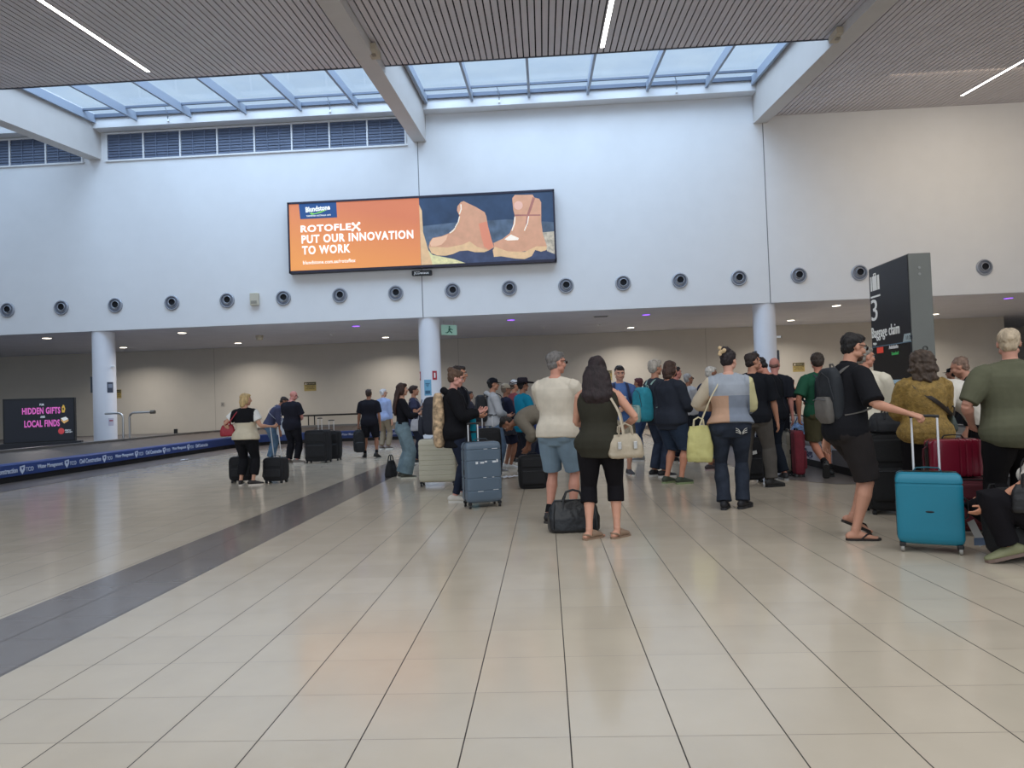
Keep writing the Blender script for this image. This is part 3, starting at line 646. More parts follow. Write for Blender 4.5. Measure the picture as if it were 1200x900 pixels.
# raised island floor inside it
b2 = BM(); box(b2, -22, -12.36, 5.0, 27.5, 0.0, 0.5)
tag(build('trim_11', b2, mat('island_grey', (92, 90, 92), 0.6, noise=0.1, scale=2)), kind='structure')

# carousel 3, closed racetrack
XL, XR, YN, YFf = 4.55, 8.35, 10.3, 22.0; rr = (XR - XL) / 2 ; cx = (XL + XR) / 2
rt = [Vector((XL, y, 0)) for y in np.linspace(YFf, YN, 24)] + [Vector((cx - rr * math.cos(a), YN - rr * 0.62 * math.sin(a), 0)) for a in np.linspace(0, math.pi, 18)[1:-1]] + [Vector((XR, y, 0)) for y in np.linspace(YN, YFf, 24)] + [Vector((cx + rr * math.cos(a), YFf + rr * 0.62 * math.sin(a), 0)) for a in np.linspace(0, math.pi, 18)[1:-1]]
GB = mat('carousel_grey_band', (104, 102, 104), 0.5)
c3, p3 = carousel('baggage carousel with white printed band behind the man in flip-flops and the sign', [tuple(v) for v in rt], 1, GB, 1.0, True, 0.98)
b2 = BM(); ins = [Vector((min(max(v.x, XL + 1.2), XR - 1.2), min(max(v.y, YN), YFf), 0)) for v in rt]
o3 = rt[0]
b2 = BM(); box(b2, XL + 1.1 - o3.x, XR - 1.1 - o3.x, YN - o3.y - 0.2, 20.35 - o3.y, 0.0, 0.595, bev=0.01); box(b2, XL + 1.1 - o3.x, XR - 1.1 - o3.x, 21.25 - o3.y, YFf - o3.y, 0.0, 0.595, bev=0.01); build('island_deck', b2, plain((84, 82, 80), 0.6), c3)
def on_band(par, y0, y1):
    b3 = BM(); box(b3, -0.006, 0.0, y0 - o3.y, y1 - o3.y, 0.14, 0.365); return build('band_poster', b3, plain((190, 188, 198), 0.5), par)
on_band(c3, 11.25, 13.9); on_band(c3, 15.2, 17.9); on_band(c3, 19.0, 21.6)
NAVY = mat('navy_print', (52, 56, 92), 0.5)
for yy in (13.7, 17.7, 21.4):
    lettering('Hertz', 0.16, plain((130, 130, 150)), c3, Matrix.Translation((-0.008, yy - o3.y, 0.2)) @ FACE_MX, bold=0.001)
    lettering('My Bags', 0.2, NAVY, c3, Matrix.Translation((-0.008, yy - 1.0 - o3.y, 0.18)) @ FACE_MX, bold=0.004)
b2 = BM(); poly(b2, [(3.35, 24.0, 0.004), (3.35, 11.0, 0.004), (4.03, 9.9, 0.004), (9.5, 8.6, 0.004), (9.5, 24, 0.004)])
tag(build('trim_12', b2, BORDER), kind='structure')

# baggage claim sign -------------------------------------------------------------
SX, SY, SW, SD, SH = 5.76, 11.0, 0.345, 1.31, 3.43
t = thing('baggage_claim_sign', 'tall black and grey pillar sign reading 3 Baggage claim on the carousel', 'sign', (SX, SY, 0.6))
b2 = BM(); box(b2, 0, SW, 0, SD, 0, SH - 0.6, bev=0.01); build('pillar', b2, mat('sign_grey', (112, 114, 110), 0.5, noise=0.04, scale=3), t)
SB = mat('sign_black', (30, 30, 36), 0.35)
b2 = BM(); box(b2, -0.012, 0.001, 0.02, SD - 0.02, 1.45, SH - 0.62); build('black_panel', b2, SB, t)
b2 = BM(); box(b2, -0.014, 0.001, 0.02, SD - 0.02, 0.86, 1.44); build('display_screen', b2, plain((16, 16, 20), 0.25), t)
b2 = BM(); box(b2, -0.02, 0.001, 0.02, SD - 0.02, 0.80, 0.86); build('blue_strip', b2, mat('pale_blue_strip', (150, 176, 190), 0.5, emit=0.2), t)
b2 = BM(); box(b2, -0.016, 0.001, 0.02, SD - 0.02, 1.44, 1.455); build('divider', b2, plain((110, 140, 160)), t)
b2 = BM(); prism(b2, [(-0.018, 0.02, 1.455), (-0.018, 0.25, 1.455), (-0.018, 0.20, 1.58), (-0.018, 0.02, 1.58)], (0.006, 0, 0)); build('clock_tab', b2, plain((190, 205, 205)), t)
SWT = mat('sign_white', (232, 232, 228), 0.5, emit=0.15)
def SM(y, z): return Matrix.Translation((-0.017, y - SY, z - 0.6)) @ FACE_MX
lettering('3', 1, SWT, t, SM(12.25, 2.50), bold=0.0, fit=(0.21, 0.37))
lettering('Baggage claim', 1, SWT, t, SM(12.27, 2.145), bold=0.0, fit=(0.93, 0.24), spc=1.08)
lettering('Flight', 0.055, SWT, t, SM(12.24, 2.085)); lettering('11:28', 0.09, plain((40, 50, 60)), t, SM(11.16, 2.085)); lettering('Adelaide', 0.085, mat('screen_white', (190, 190, 190), emit=0.3), t, SM(11.70, 1.975), bold=0.001)
lettering('Landed', 0.075, mat('screen_green', (60, 150, 80), emit=0.4), t, SM(11.62, 1.87), bold=0.001)
b2 = BM(); box(b2, -0.017, -0.013, 0.90, 1.12, 1.33, 1.43); build('red_tile', b2, mat('screen_red', (190, 60, 44), emit=0.5), t)
b2 = BM()   # suitcase pictogram
def sb(y0, y1, z0, z1): box(b2, -0.019, -0.011, y0 - SY, y1 - SY, z0 - 0.6, z1 - 0.6)
sb(12.195, 12.235, 3.02, 3.27); sb(12.02, 12.165, 3.02, 3.27); sb(11.93, 11.99, 3.02, 3.27); sb(12.04, 12.125, 3.30, 3.315); sb(12.04, 12.055, 3.27, 3.315); sb(12.11, 12.125, 3.27, 3.315); sb(11.92, 12.245, 2.90, 2.93)
build('suitcase_pictogram', b2, SWT, t)
b2 = BM(); lathe(b2, [(0.04, 0), (0.04, -0.01), (0.028, -0.012), (0.026, 0)], 20)
for v in b2.verts: v.co += Vector((0.19, 0, 1.33))
build('key_lock', b2, plain((60, 62, 60)), t)
for z in (2.6, 2.5):
    b2 = BM(); lathe(b2, [(0.022, 0), (0.022, -0.006), (0.001, -0.007)], 16)
    for v in b2.verts: v.co += Vector((0.16, 0, z))
    build('bolt', b2, plain((140, 142, 140)), t)

# screen on the island ----------------------------------------------------------
t = thing('advertising_screen', 'black advertising screen with pink words standing behind the blue banded carousel', 'screen', (-14.035, 18.355, 0.5), R_(25))
t.scale = (0.87, 1, 1)
b2 = BM(); box(b2, -0.97, 0.96, -0.1, 0.12, 0.14, 1.37, bev=0.01); build('screen_casing', b2, plain((10, 11, 16), 0.6), t)
b2 = BM(); box(b2, -1.06, 1.12, -0.14, 0.2, 0.0, 0.15, bev=0.01); build('plinth', b2, plain((18, 20, 30), 0.5), t)
b2 = BM(); box(b2, -0.93, 0.92, -0.106, -0.098, 0.18, 1.33); build('display', b2, mat('dark_display', (14, 19, 32), 0.5, emit=0.15), t)
PK = mat('pink_print', (206, 96, 178), 0.5, emit=0.5); LW = mat('screen_print', (210, 218, 226), 0.5, emit=0.4)
def bu(u, v): return (-0.97 + (u - 55) / 1050.0 * 1.93, 1.37 - (v - 62) / 790.0 * 1.36 + (u - 55) / 1050 * 0.03)
def bl(txt, u, v, u1, v0, m, bold=0.0): x, z = bu(u, v); lettering(txt, 1, m, t, Matrix.Translation((x, -0.109, z)) @ FACE_FRONT, bold=bold, spc=1.1, fit=(bu(u1, v)[0] - x, bu(u, v0)[1] - z))
bl('FOR', 588, 192, 652, 158, LW, .02); bl('HIDDEN GIFTS', 332, 322, 890, 215, PK, .035); bl('AND', 596, 390, 662, 354, LW, .02); bl('LOCAL FINDS', 360, 530, 878, 418, PK, .035)
bl('PERTH', 955, 620, 1040, 598, LW, .01); bl('AIRPORT', 955, 650, 1062, 628, LW, .01); bl('JCDecaux', 690, 810, 795, 790, LW, .01)
b2 = BM(); x, z = bu(897, 618); ball(b2, (x, -0.106, z), (0.085, 0.004, 0.085), seg=24); build('red_roundel', b2, mat('roundel_red', (180, 60, 66), 0.5, emit=0.4), t)
b2 = BM(); x, z = bu(935, 260); prism(b2, [(x - 0.04, -0.11, z - 0.1), (x + 0.03, -0.11, z - 0.1), (x + 0.055, -0.11, z), (x + 0.03, -0.11, z + 0.09), (x, -0.11, z + 0.12), (x - 0.04, -0.11, z + 0.05)], (0, 0.003, 0)); build('gold_motif', b2, mat('gold_print', (196, 160, 70), 0.5, emit=0.4), t)
b2 = BM(); ball(b2, (x, -0.112, z), (0.02, 0.003, 0.035)); build('gold_motif_centre', b2, plain((60, 40, 30)), t)
b2 = BM(); x, z = bu(948, 440); prism(b2, [(x - 0.1, -0.11, z + 0.05), (x + 0.04, -0.11, z + 0.09), (x + 0.11, -0.11, z + 0.02), (x - 0.02, -0.11, z - 0.03)], (0, 0.003, 0)); build('bread_motif', b2, mat('bread_print', (214, 216, 214), 0.5, emit=0.4), t)
b2 = BM(); prism(b2, [(x - 0.1, -0.11, z + 0.04), (x - 0.02, -0.11, z - 0.035), (x + 0.11, -0.11, z + 0.01), (x + 0.11, -0.11, z - 0.03), (x - 0.01, -0.11, z - 0.10), (x - 0.08, -0.11, z - 0.03)], (0, 0.003, 0)); build('bread_motif_side', b2, mat('crust_print', (206, 160, 96), 0.5, emit=0.4), t)

# bent steel rails by the column
def hook(x, y, dx, lab, knob):
    t = thing('bent_steel_rail', lab, 'rail', (x, y, 0.5), 0, 'bent steel rails behind the carousel')
    s = 1 if dx > 0 else -1; z = 0.88
    b2 = BM(); tube(b2, [(0, 0, 0), (0, 0, z - 0.14)] + [Vector((s * (0.14 - 0.14 * math.cos(R_(a))), 0, z - 0.14 + 0.14 * math.sin(R_(a)))) for a in (20, 45, 70, 90)] + [(dx, 0, z)], 0.03, 12); build('rail_tube', b2, STEEL, t, True)
    b2 = BM(); cyl(b2, (0, 0, 0.01), 0.07, 0.02); build('foot_plate', b2, STEEL, t)
    if knob: b2 = BM(); cyl(b2, (dx - 0.06 * s, 0, z), 0.055, 0.13, 'X', 20); build('end_knob', b2, plain((110, 104, 96), 0.4, 0.6), t, True)
hook(-12.66, 19.9, -0.55, 'bent steel rail reaching behind the column by the black screen', False)
hook(-12.46, 19.9, 0.78, 'bent steel rail with an end knob beside the column by the black screen', True)
t = thing('bollard', 'short black post on the rim behind the carousel beyond the column', 'post', (-12.55, 22.6, 0.5))
b2 = BM(); cyl(b2, (0, 0, 0.14), 0.06, 0.28, n=20); build('post', b2, BLACKP, t, True); b2 = BM(); cyl(b2, (0, 0, 0.10), 0.063, 0.05, n=20); build('red_ring', b2, plain((170, 60, 50)), t, True)
# black guard rail at the rear wall
t = thing('guard_rail', 'long black guard rail in front of the rear wall behind the carousel', 'railing', (-9.9, 27.2, 0))
b2 = BM(); tube(b2, [(0, 0, 1.02), (14.5, 0, 1.02)], 0.035, 10); build('top_rail', b2, BLACKP, t, True)
for x in (0.3, 0.55, 4.0, 4.25, 7.7, 7.95, 11.4, 11.65, 14.4):
    b2 = BM(); tube(b2, [(x, 0, 0), (x, 0, 1.0)], 0.025, 8); build('post', b2, BLACKP, t, True)
# litter
for x, y, rz, s, lab in ((-0.69, 11.93, 0.4, 0.14, 'crumpled white paper scrap on the tiles beside the grey suitcase'), (-10.1, 18.6, 0.2, 0.09, 'tiny white paper scrap on the floor by the blue banded carousel')):
    b2 = BM(); n = 7; random.seed(3)
    V = [[b2.verts.new(((i / n - 0.5) * 2 * s, (j / n - 0.5) * s * 1.2, 0.008 + random.random() * 0.03)) for j in range(n + 1)] for i in range(n + 1)]
    for i in range(n):
        for j in range(n): b2.faces.new([V[i][j], V[i + 1][j], V[i + 1][j + 1], V[i][j + 1]])
    o = build('paper_scrap', b2, plain((225, 226, 232), 0.8)); o.location = (x, y, 0); o.rotation_euler = (0, 0, rz); tag(o, lab, 'litter', 'paper scraps on the floor')

# ================================================================== FIGURES
def at_px(px, Y, z=0.9):
    """world x of the point on the plane y = Y, height z, seen in image column px (both image axes solved)"""
    py = 450.0
    for _ in range(6):
        d = CAM_R @ Vector((px - 600, -(py - 450), -802)); X = d.x * Y / d.y
        q = CAM_R.transposed() @ (Vector((X, Y, z)) - Vector((0, 0, EYE))); py = 450 - 802 * q.y / -q.z
    return X
def ik(a, c, l1, l2, hint):
    a, c, hint = Vector(a), Vector(c), Vector(hint); d = c - a; L = d.length; mx = (l1 + l2) * 0.999
    if L > mx: c = a + d * (mx / L); d = c - a; L = d.length
    x = (l1 * l1 - l2 * l2 + L * L) / (2 * L); h = math.sqrt(max(l1 * l1 - x * x, 0)); n = d / L
    hh = hint - n * hint.dot(n)
    if hh.length < 1e-4: hh = n.orthogonal()
    return a + n * x + hh.normalized() * h, c
def interp_path(knots, rads, per=4):
    """Catmull-Rom through knots with radii"""
    K = [Vector(k) for k in knots]; Rr = [Vector((*r, 0)) if isinstance(r, tuple) else Vector((r, r, 0)) for r in rads]
    P, Q = [], []
    for i in range(len(K) - 1):
        a, b, c, d = max(i - 1, 0), i, i + 1, min(i + 2, len(K) - 1)
        for k in range(per):
            t = k / per
            f = lambda A, B, C, D: 0.5 * ((2 * B) + (C - A) * t + (2 * A - 5 * B + 4 * C - D) * t * t + (3 * B - A - 3 * C + D) * t ** 3)
            P.append(f(K[a], K[b], K[c], K[d])); Q.append(f(Rr[a], Rr[b], Rr[c], Rr[d]))
    P.append(K[-1]); Q.append(Rr[-1]); return P, [(max(q.x, .003), max(q.y, .003)) for q in Q]
def limb(bm, a, b, prof, side=(1, 0, 0), cap=0.6, n=14):
    """straight tapered limb: prof = [(t, rx, ry)]"""
    a, b = Vector(a), Vector(b); loft(bm, [a.lerp(b, t) for t, _, _ in prof], [(x, y) for _, x, y in prof], n, side, 0, cap)
def remeshed(name, bm, voxel, smooth=2, fold=0.0, seed=0, fk=22.0):
    bmesh.ops.recalc_face_normals(bm, faces=bm.faces[:])
    me = bpy.data.meshes.new('tmp'); bm.to_mesh(me); bm.free(); o = bpy.data.objects.new('tmp', me); COL.objects.link(o)
    md = o.modifiers.new('r', 'REMESH'); md.mode = 'VOXEL'; md.voxel_size = voxel
    if smooth: ms = o.modifiers.new('s', 'SMOOTH'); ms.factor = 0.5; ms.iterations = smooth
    me2 = bpy.data.meshes.new_from_object(o.evaluated_get(bpy.context.evaluated_depsgraph_get()))
    bpy.data.objects.remove(o); bpy.data.meshes.remove(me)
    n = len(me2.vertices); co = np.empty(n * 3, np.float32); me2.vertices.foreach_get('co', co); co = co.reshape(-1, 3)
    if fold and n:
        no = np.empty(n * 3, np.float32); me2.vertices.foreach_get('normal', no); no = no.reshape(-1, 3)
        rs = np.random.RandomState(seed + 7); dsp = np.zeros(n)
        for k in range(9):
            v = rs.normal(size=3); v[2] *= 0.9; v /= np.linalg.norm(v); w = rs.normal(size=3); f = fk * (0.6 + 1.3 * rs.rand())
            dsp += np.sin(co @ v * f + 1.6 * np.sin(co @ w * f * 0.35 + rs.rand() * 6) + rs.rand() * 6) / 3.2
        co = co + no * (np.maximum(dsp, -0.6) * fold)[:, None]
        me2.vertices.foreach_set('co', co.astype(np.float32).ravel())
    me2.name = name; return me2, co
def put(name, me, m, parent, chooser=None):
    for x in (m if isinstance(m, (list, tuple)) else [m]): me.materials.append(x)
    if chooser is not None:
        n = len(me.polygons); ce = np.empty(n * 3, np.float32); me.polygons.foreach_get('center', ce); ce = ce.reshape(-1, 3)
        me.polygons.foreach_set('material_index', chooser(ce).astype(np.int32))
    o = link_mesh(name, me, parent, True); return o

def hand(bm, W, d, pn, s, curl=0.35, spread=0.0, k=1.0):
    """palm and five bent fingers; d = direction of the hand, pn = palm normal, s = +1 right hand"""
    d = Vector(d).normalized(); pn = Vector(pn); pn = (pn - d * pn.dot(d)).normalized(); l = d.cross(pn) * s
    W = Vector(W)
    loft(bm, [W - d * 0.02 * k, W + d * .015 * k, W + d * .045 * k, W + d * .075 * k, W + d * .092 * k], [(.024 * k, .018 * k), (.030 * k, .019 * k), (.040 * k, .018 * k), (.043 * k, .016 * k), (.041 * k, .012 * k)], 12, l, 0, 0.5)
    for j, (off, ln, r) in enumerate(((.032, .068, .0088), (.011, .078, .0092), (-.011, .072, .0088), (-.031, .056, .0078))):
        p = W + d * .086 * k + l * off * k; dirv = (d + l * (off * spread * 8)).normalized(); pts = [p - dirv * .02 * k]; a = curl * (0.75 + 0.12 * j)
        ax = dirv; tot = 0
        for q, fr in enumerate((0.42, 0.32, 0.26)):
            tot += a * (0.8 if q == 0 else 1.0); u = dirv * math.cos(tot) + pn * math.sin(tot); pts.append(p); p = p + u * ln * fr * k
        pts.append(p); loft(bm, pts, [r * k, r * k, r * .97 * k, r * .92 * k, r * .78 * k], 8, l, 0, 0.9)
    t0 = W + d * .022 * k + l * .026 * k; td = (d * 0.72 + l * (0.62 - 0.35 * min(curl, 1)) + pn * (0.30 + 0.35 * min(curl, 1))).normalized(); t1 = t0 + td * .036 * k; td2 = (td + d * 0.35 + pn * curl * 0.4).normalized()
    t2 = t1 + td2 * .030 * k; t3 = t2 + (td2 + d * .2).normalized() * .022 * k
    loft(bm, [t0 - td * .012 * k, t0, t1, t2, t3], [.013 * k, .0135 * k, .011 * k, .0102 * k, .0085 * k], 8, pn, 0, 0.9)

class Fig: pass
def person(label, px, Y, h, face=0, female=False, w=1.0, belly=0.0, lean=0.0, hip=None, armL=None, armR=None, legs=None, head=(0, 0), skin_c=(190, 140, 115),
           hair=('short', (40, 32, 28)), top=None, pants=None, shoes=('sneaker', (30, 30, 32)), near=False, crouch=0.0, seed=0, X=None, extras=(), z0=0.0, lx=0.0):
    s = h / 1.75; F = Fig(); F.s = s
    X_ = at_px(px, Y) if X is None else X
    root = thing('person', label, 'person', (X_, Y, z0), -R_(face), 'travellers waiting for their baggage'); F.root = root
    bpy.context.view_layer.update(); F.M = Matrix.Translation((X_, Y, z0)) @ Matrix.Rotation(-R_(face), 4, 'Z')
    V = Vector
    sh = 0.165 if female else 0.185; hipw = 1.06 if female else 1.0
    P = V((0, 0, 0.94 - crouch)) if hip is None else V(hip)
    # spine --------------------------------------------------------
    def spine(dst):
        """point, tangent at distance dst above the pelvis centre"""
        L = R_(lean); n = 24; p = V(P); step = dst / n; ang = 0
        for k in range(n):
            u = min(max((k + .5) * step / 0.30, 0), 1) if dst > 0 else 0; ang = L * (0.25 + 0.75 * u) if dst > 0 else L * 0.25
            sd = R_(lx) * u
            p = p + V((math.sin(sd), math.sin(ang) * math.cos(sd), math.cos(ang) * math.cos(sd))) * step
        return p, V((0, math.sin(ang), math.cos(ang)))
    def sp(dst, f=0.0, x=0.0):
        p, t = spine(dst); fw = V((0, t.z, -t.y)); return p + fw * f + V((x, 0, 0))
    fm = female
    TR = [(-.13, .115 * hipw, .085, -.005), (-.07, .165 * hipw, .112, -.012), (0, .172 * hipw, .118, -.015), (.08, (.140 if fm else .150) * 1.0, .105, 0), (.17, .128 if fm else .145, .098, .002), (.26, .143 if fm else .158, .108, .002), (.35, .158 if fm else .175, .112, 0), (.42, .158 if fm else .180, .104, -.006), (.462, .132 if fm else .154, .088, -.012), (.495, .088 if fm else .104, .070, -.014), (.52, .066, .060, -.012), (.55, .055, .055, -.004)]
    def torso(bm, e=0.0, d0=-.13, d1=.55, flare=0.0, drop=0.0):
        ds = [d for d in np.arange(d0, d1 + 1e-6, (d1 - d0) / max(4, round((d1 - d0) / .045)))]
        pts, rr = [], []
        for d in ds:
            rx, ry, oy = [float(np.interp(d, [t[0] for t in TR], [t[k] for t in TR])) for k in (1, 2, 3)]
            bl = belly * math.exp(-((d - .12) / .14) ** 2)
            ww = w if d < .46 else 1 + (w - 1) * .4
            fl = flare * max(0, (.20 - d) / .35) if d < .2 else 0
            pts.append(sp(d, oy + bl * .5)); rr.append(((rx) * ww + e + fl, (ry) * ww + e + fl + bl * .5))
        loft(bm, [V(p) * s for p in pts], [(a * s, b * s) for a, b in rr], 22, (1, 0, 0), 0, 0.15, 2.25)
    J = {}
    for sd, nm in ((1, 'R'), (-1, 'L')):
        J['sh' + nm] = sp(.438, -.012, sd * sh * (1 + (w - 1) * .45))
        J['hip' + nm] = sp(-.02, 0, sd * .092 * hipw)
    # arms
    UA, FA = .285, .255
    def torel(v): return V(v)
    ARM = {'down': ((.245, .03, .80), (.5, -1, 0)), 'phone': ((.09, .30, 1.17), (1, -.4, -1)), 'phone_low': ((.08, .27, 1.05), (1, -.6, -1)), 'crossed': ((-.12, .17, 1.17), (1, -.1, -1)),
           'hips': ((.20, .05, 1.02), (1, -.6, 0)), 'front': ((.05, .24, .95), (1, -.5, 0)), 'belly': ((.02, .21, 1.06), (1, -.4, -.3)), 'strap': ((.13, .16, 1.25), (1, -.3, -1)), 'back': ((.20, -.08, .86), (.6, -1, 0))}
    for nm, sd, a in (('L', -1, armL), ('R', 1, armR)):
        a = a or 'down'
        if isinstance(a, str): a = {'p': a}
        if 'p' in a: q, hn = ARM[a['p']]; q = V((q[0] * sd, q[1], q[2]));  hn = V((hn[0] * sd, hn[1], hn[2])); 
        elif 'world' in a: q = F.M.inverted() @ V(a['world']) / s; hn = V(a.get('hint', (sd * .3, -.5, -1)))
        else: q, hn = V(a['w']), V(a.get('hint', (sd, -.6, -.4)))
        if a.get('p') in ('down', 'back'): q.x = sd * (abs(q.x) + (w - 1) * .12)
        if 'p' in a and lean: q = q + (J['sh' + nm] - V((sd * sh, 0, 1.395))) 
        if crouch and 'p' in a: q.z -= crouch
        e, wr = ik(J['sh' + nm], q, UA, FA, hn); J['el' + nm], J['wr' + nm] = e, wr
        dh = (wr - e).normalized()
        dh = (V(a['dir']).normalized() if 'dir' in a else dh); pn = V(a['palm']) if 'palm' in a else (V((-sd, 0, 0)) if a.get('p', '') in ('down', 'back') or 'w' in a and abs(dh.z) > .8 else V((-sd * .5, -.1, -.2 if a.get('p') in ('crossed', 'belly') else .8)))
        J['hd' + nm] = (dh, pn, a.get('curl', .35 if a.get('p') in ('down', 'back', 'crossed', None) else .75))
    # legs
    TH, SHN = .44, .425
    lg = legs or {}
    for nm, sd in (('L', -1), ('R', 1)):
        an = V(lg.get(nm, (sd * .10, -.0 + (.02 * sd), .085))); kh = V(lg.get('k' + nm, (sd * .12, 1, 0)))
        k, a2 = ik(J['hip' + nm], an, TH, SHN, kh); J['kn' + nm], J['an' + nm] = k, a2
    lw = 1 + (w - 1) * .7
    THP = [(0, .092 * lw, .095 * lw), (.2, .090 * lw, .092 * lw), (.5, .074 * lw, .078 * lw), (.8, .058, .060), (1, .052, .055)]
    CFP = [(0, .052, .055), (.12, .050, .054), (.3, .054 * lw, .058 * lw), (.55, .045, .048), (.8, .034, .037), (1, .033, .038)]
    UAP = [(0, .050 * lw, .052 * lw), (.25, .050 * lw, .052 * lw), (.6, .043 * lw, .043 * lw), (1, .037, .037)]
    FAP = [(0, .037, .037), (.22, .040 * lw, .038 * lw), (.6, .032, .029), (1, .026, .020)]
    if fm: UAP = [(t, a * .9, b * .9) for t, a, b in UAP]; FAP = [(t, a * .9, b * .9) for t, a, b in FAP]
    def foot_frame(nm, sd):
        yaw = R_(lg.get('yaw' + nm, 9 * sd)); pit = R_(lg.get('pitch' + nm, 0)); fw = V((math.sin(yaw), math.cos(yaw), 0)); an = J['an' + nm]
        rt = V((fw.y, -fw.x, 0)); f2 = fw * math.cos(pit) - V((0, 0, 1)) * math.sin(pit); up = rt.cross(f2)
        return an, f2, up, rt
    voxel = 0.0062 if near else 0.0095
    bm = BM(); torso(bm)
    for nm, sd in (('L', -1), ('R', 1)):
        S_ = lambda v: V(v) * s
        ball(bm, S_(J['sh' + nm] + V((-sd * .012, 0, -.005))), .051 * s * lw * (.9 if fm else 1)); ball(bm, S_(J['hip' + nm] + V((0, -.032, -.03))), (.096 * s * lw, .10 * s * lw, .10 * s))
        limb(bm, S_(J['sh' + nm]), S_(J['el' + nm]), [(t, a * s, b * s) for t, a, b in UAP]); limb(bm, S_(J['el' + nm]), S_(J['wr' + nm]), [(t, a * s, b * s) for t, a, b in FAP])
        limb(bm, S_(J['hip' + nm]), S_(J['kn' + nm]), [(t, a * s, b * s) for t, a, b in THP]); limb(bm, S_(J['kn' + nm]), S_(J['an' + nm]), [(t, a * s, b * s) for t, a, b in CFP])
        dh, pn, cu = J['hd' + nm]; hand(bm, S_(J['wr' + nm]), dh, pn, sd, cu, .3, s * (.93 if fm else 1.0) * (1 if near else 1.12))
        an, fw, up, rt = foot_frame(nm, sd)
        fr = [(-.075, .022, .020, -.060), (-.06, .028, .032, -.05), (-.02, .032, .042, -.043), (.03, .036, .040, -.045), (.08, .042, .028, -.056), (.125, .044, .019, -.064), (.150, .040, .014, -.069)]
        loft(bm, [S_(an + fw * y + up * z) for y, a, b, z in fr], [(a * s, b * s) for y, a, b, z in fr], 12, rt, 0, .5)
        limb(bm, S_(J['an' + nm] + V((0, 0, .02))), S_(an - up * .05), [(0, .034 * s, .037 * s), (1, .033 * s, .04 * s)])
        for j, (ox, oy, r) in enumerate(((-.030, .172, .0135), (-.010, .172, .0095), (.007, .166, .009), (.022, .158, .0085), (.035, .147, .008))):
            c = an + fw * oy + rt * (ox * sd * 1.0) + up * (-.085 + .013 + r * .1); ball(bm, S_(c), (r * s, r * 1.5 * s, r * s), Matrix((rt, fw, up)).transposed(), 8)
    for nm, sd in (('L', -1), ('R', 1)): limb(bm, sp(.50, -.022, sd * .035) * s, (J['sh' + nm] + V((-sd * .02, 0, .002))) * s, [(0, .046 * s, .048 * s), (.5, .044 * s, .052 * s), (1, .046 * s, .05 * s)], (0, 1, 0))
    if fm:
        for sd in (-1, 1): ball(bm, sp(.31, .085, sd * .07) * s, (.062 * s, .055 * s, .06 * s))
    # head
    nb, nt_ = spine(.55); hp, hy = head; fwl = V((0, nt_.z, -nt_.y)); 
    HM = Matrix.Rotation(-R_(hy), 3, 'Z') @ Matrix.Rotation(-R_(lean * .55 + hp), 3, 'X')
    base = nb + nt_ * .02
    HP = lambda x, y, z: (base + HM @ V((x, y + .012, z - 1.515))) * s
    k = .94 if fm else 1.0
    limb(bm, (sp(.47, -.012)) * s, HP(0, -.012, 1.575), [(0, .062 * k * s, .060 * k * s), (.5, .054 * k * s, .055 * k * s), (1, .052 * k * s, .056 * k * s)])
    def hb(x, y, z, r): ball(bm, HP(x, y, z), tuple(v * s * (k * .5 + .5) for v in r), HM, 18)
    hb(0, -.015, 1.660, (.074, .092, .085)); hb(0, .022, 1.612, (.058, .066, .078)); hb(0, .040, 1.572, (.044, .048, .042)); hb(0, .066, 1.545, (.022, .020, .018))
    hb(0, .062, 1.668, (.054, .026, .022)); hb(0, .096, 1.626, (.011, .016, .026)); hb(0, .105, 1.612, (.014, .014, .011)); hb(0, .083, 1.580, (.021, .011, .009))
    for sd in (-1, 1): hb(sd * .040, .058, 1.612, (.024, .028, .026)); hb(sd * .075, -.008, 1.628, (.010, .019, .030)); hb(sd * .050, .012, 1.575, (.020, .040, .026))
    me, co = remeshed('body', bm, voxel, 2)
    F.body = put('body', me, skin(skin_c), root)
    if near or face > 50 or face < -50:
        for sd in (-1, 1):
            b2 = BM(); c = HP(sd * .030, .0775, 1.643); ball(b2, c, .0110 * s, seg=12)
            ctr = c + HM @ V((0, .0110 * s, 0))
            for f in b2.faces: f.material_index = 1 if (f.calc_center_median() - ctr).length < .006 * s else 0
            build('eye', b2, [plain((176, 168, 160), .3), plain((40, 28, 20), .3)], root, True)
            b2 = BM(); tube(b2, [HP(sd * .014, .094, 1.662), HP(sd * .032, .092, 1.668), HP(sd * .048, .080, 1.662)], .004 * s, 6, 0, .5); build('eyebrow', b2, hairm(hair[1] if hair[0] != 'bald' else (110, 90, 75)), root)
        b2 = BM(); loft(b2, [HP(-.022, .086, 1.582), HP(-.01, .094, 1.584), HP(.01, .094, 1.584), HP(.022, .086, 1.582)], [.003 * s, .006 * s, .006 * s, .003 * s], 8, (0, 0, 1), 0, .5); build('lips', b2, skin((168, 100, 90)), root, True)
    # hair -----------------------------------------------------------
    hs, hc = hair[0], hair[1]
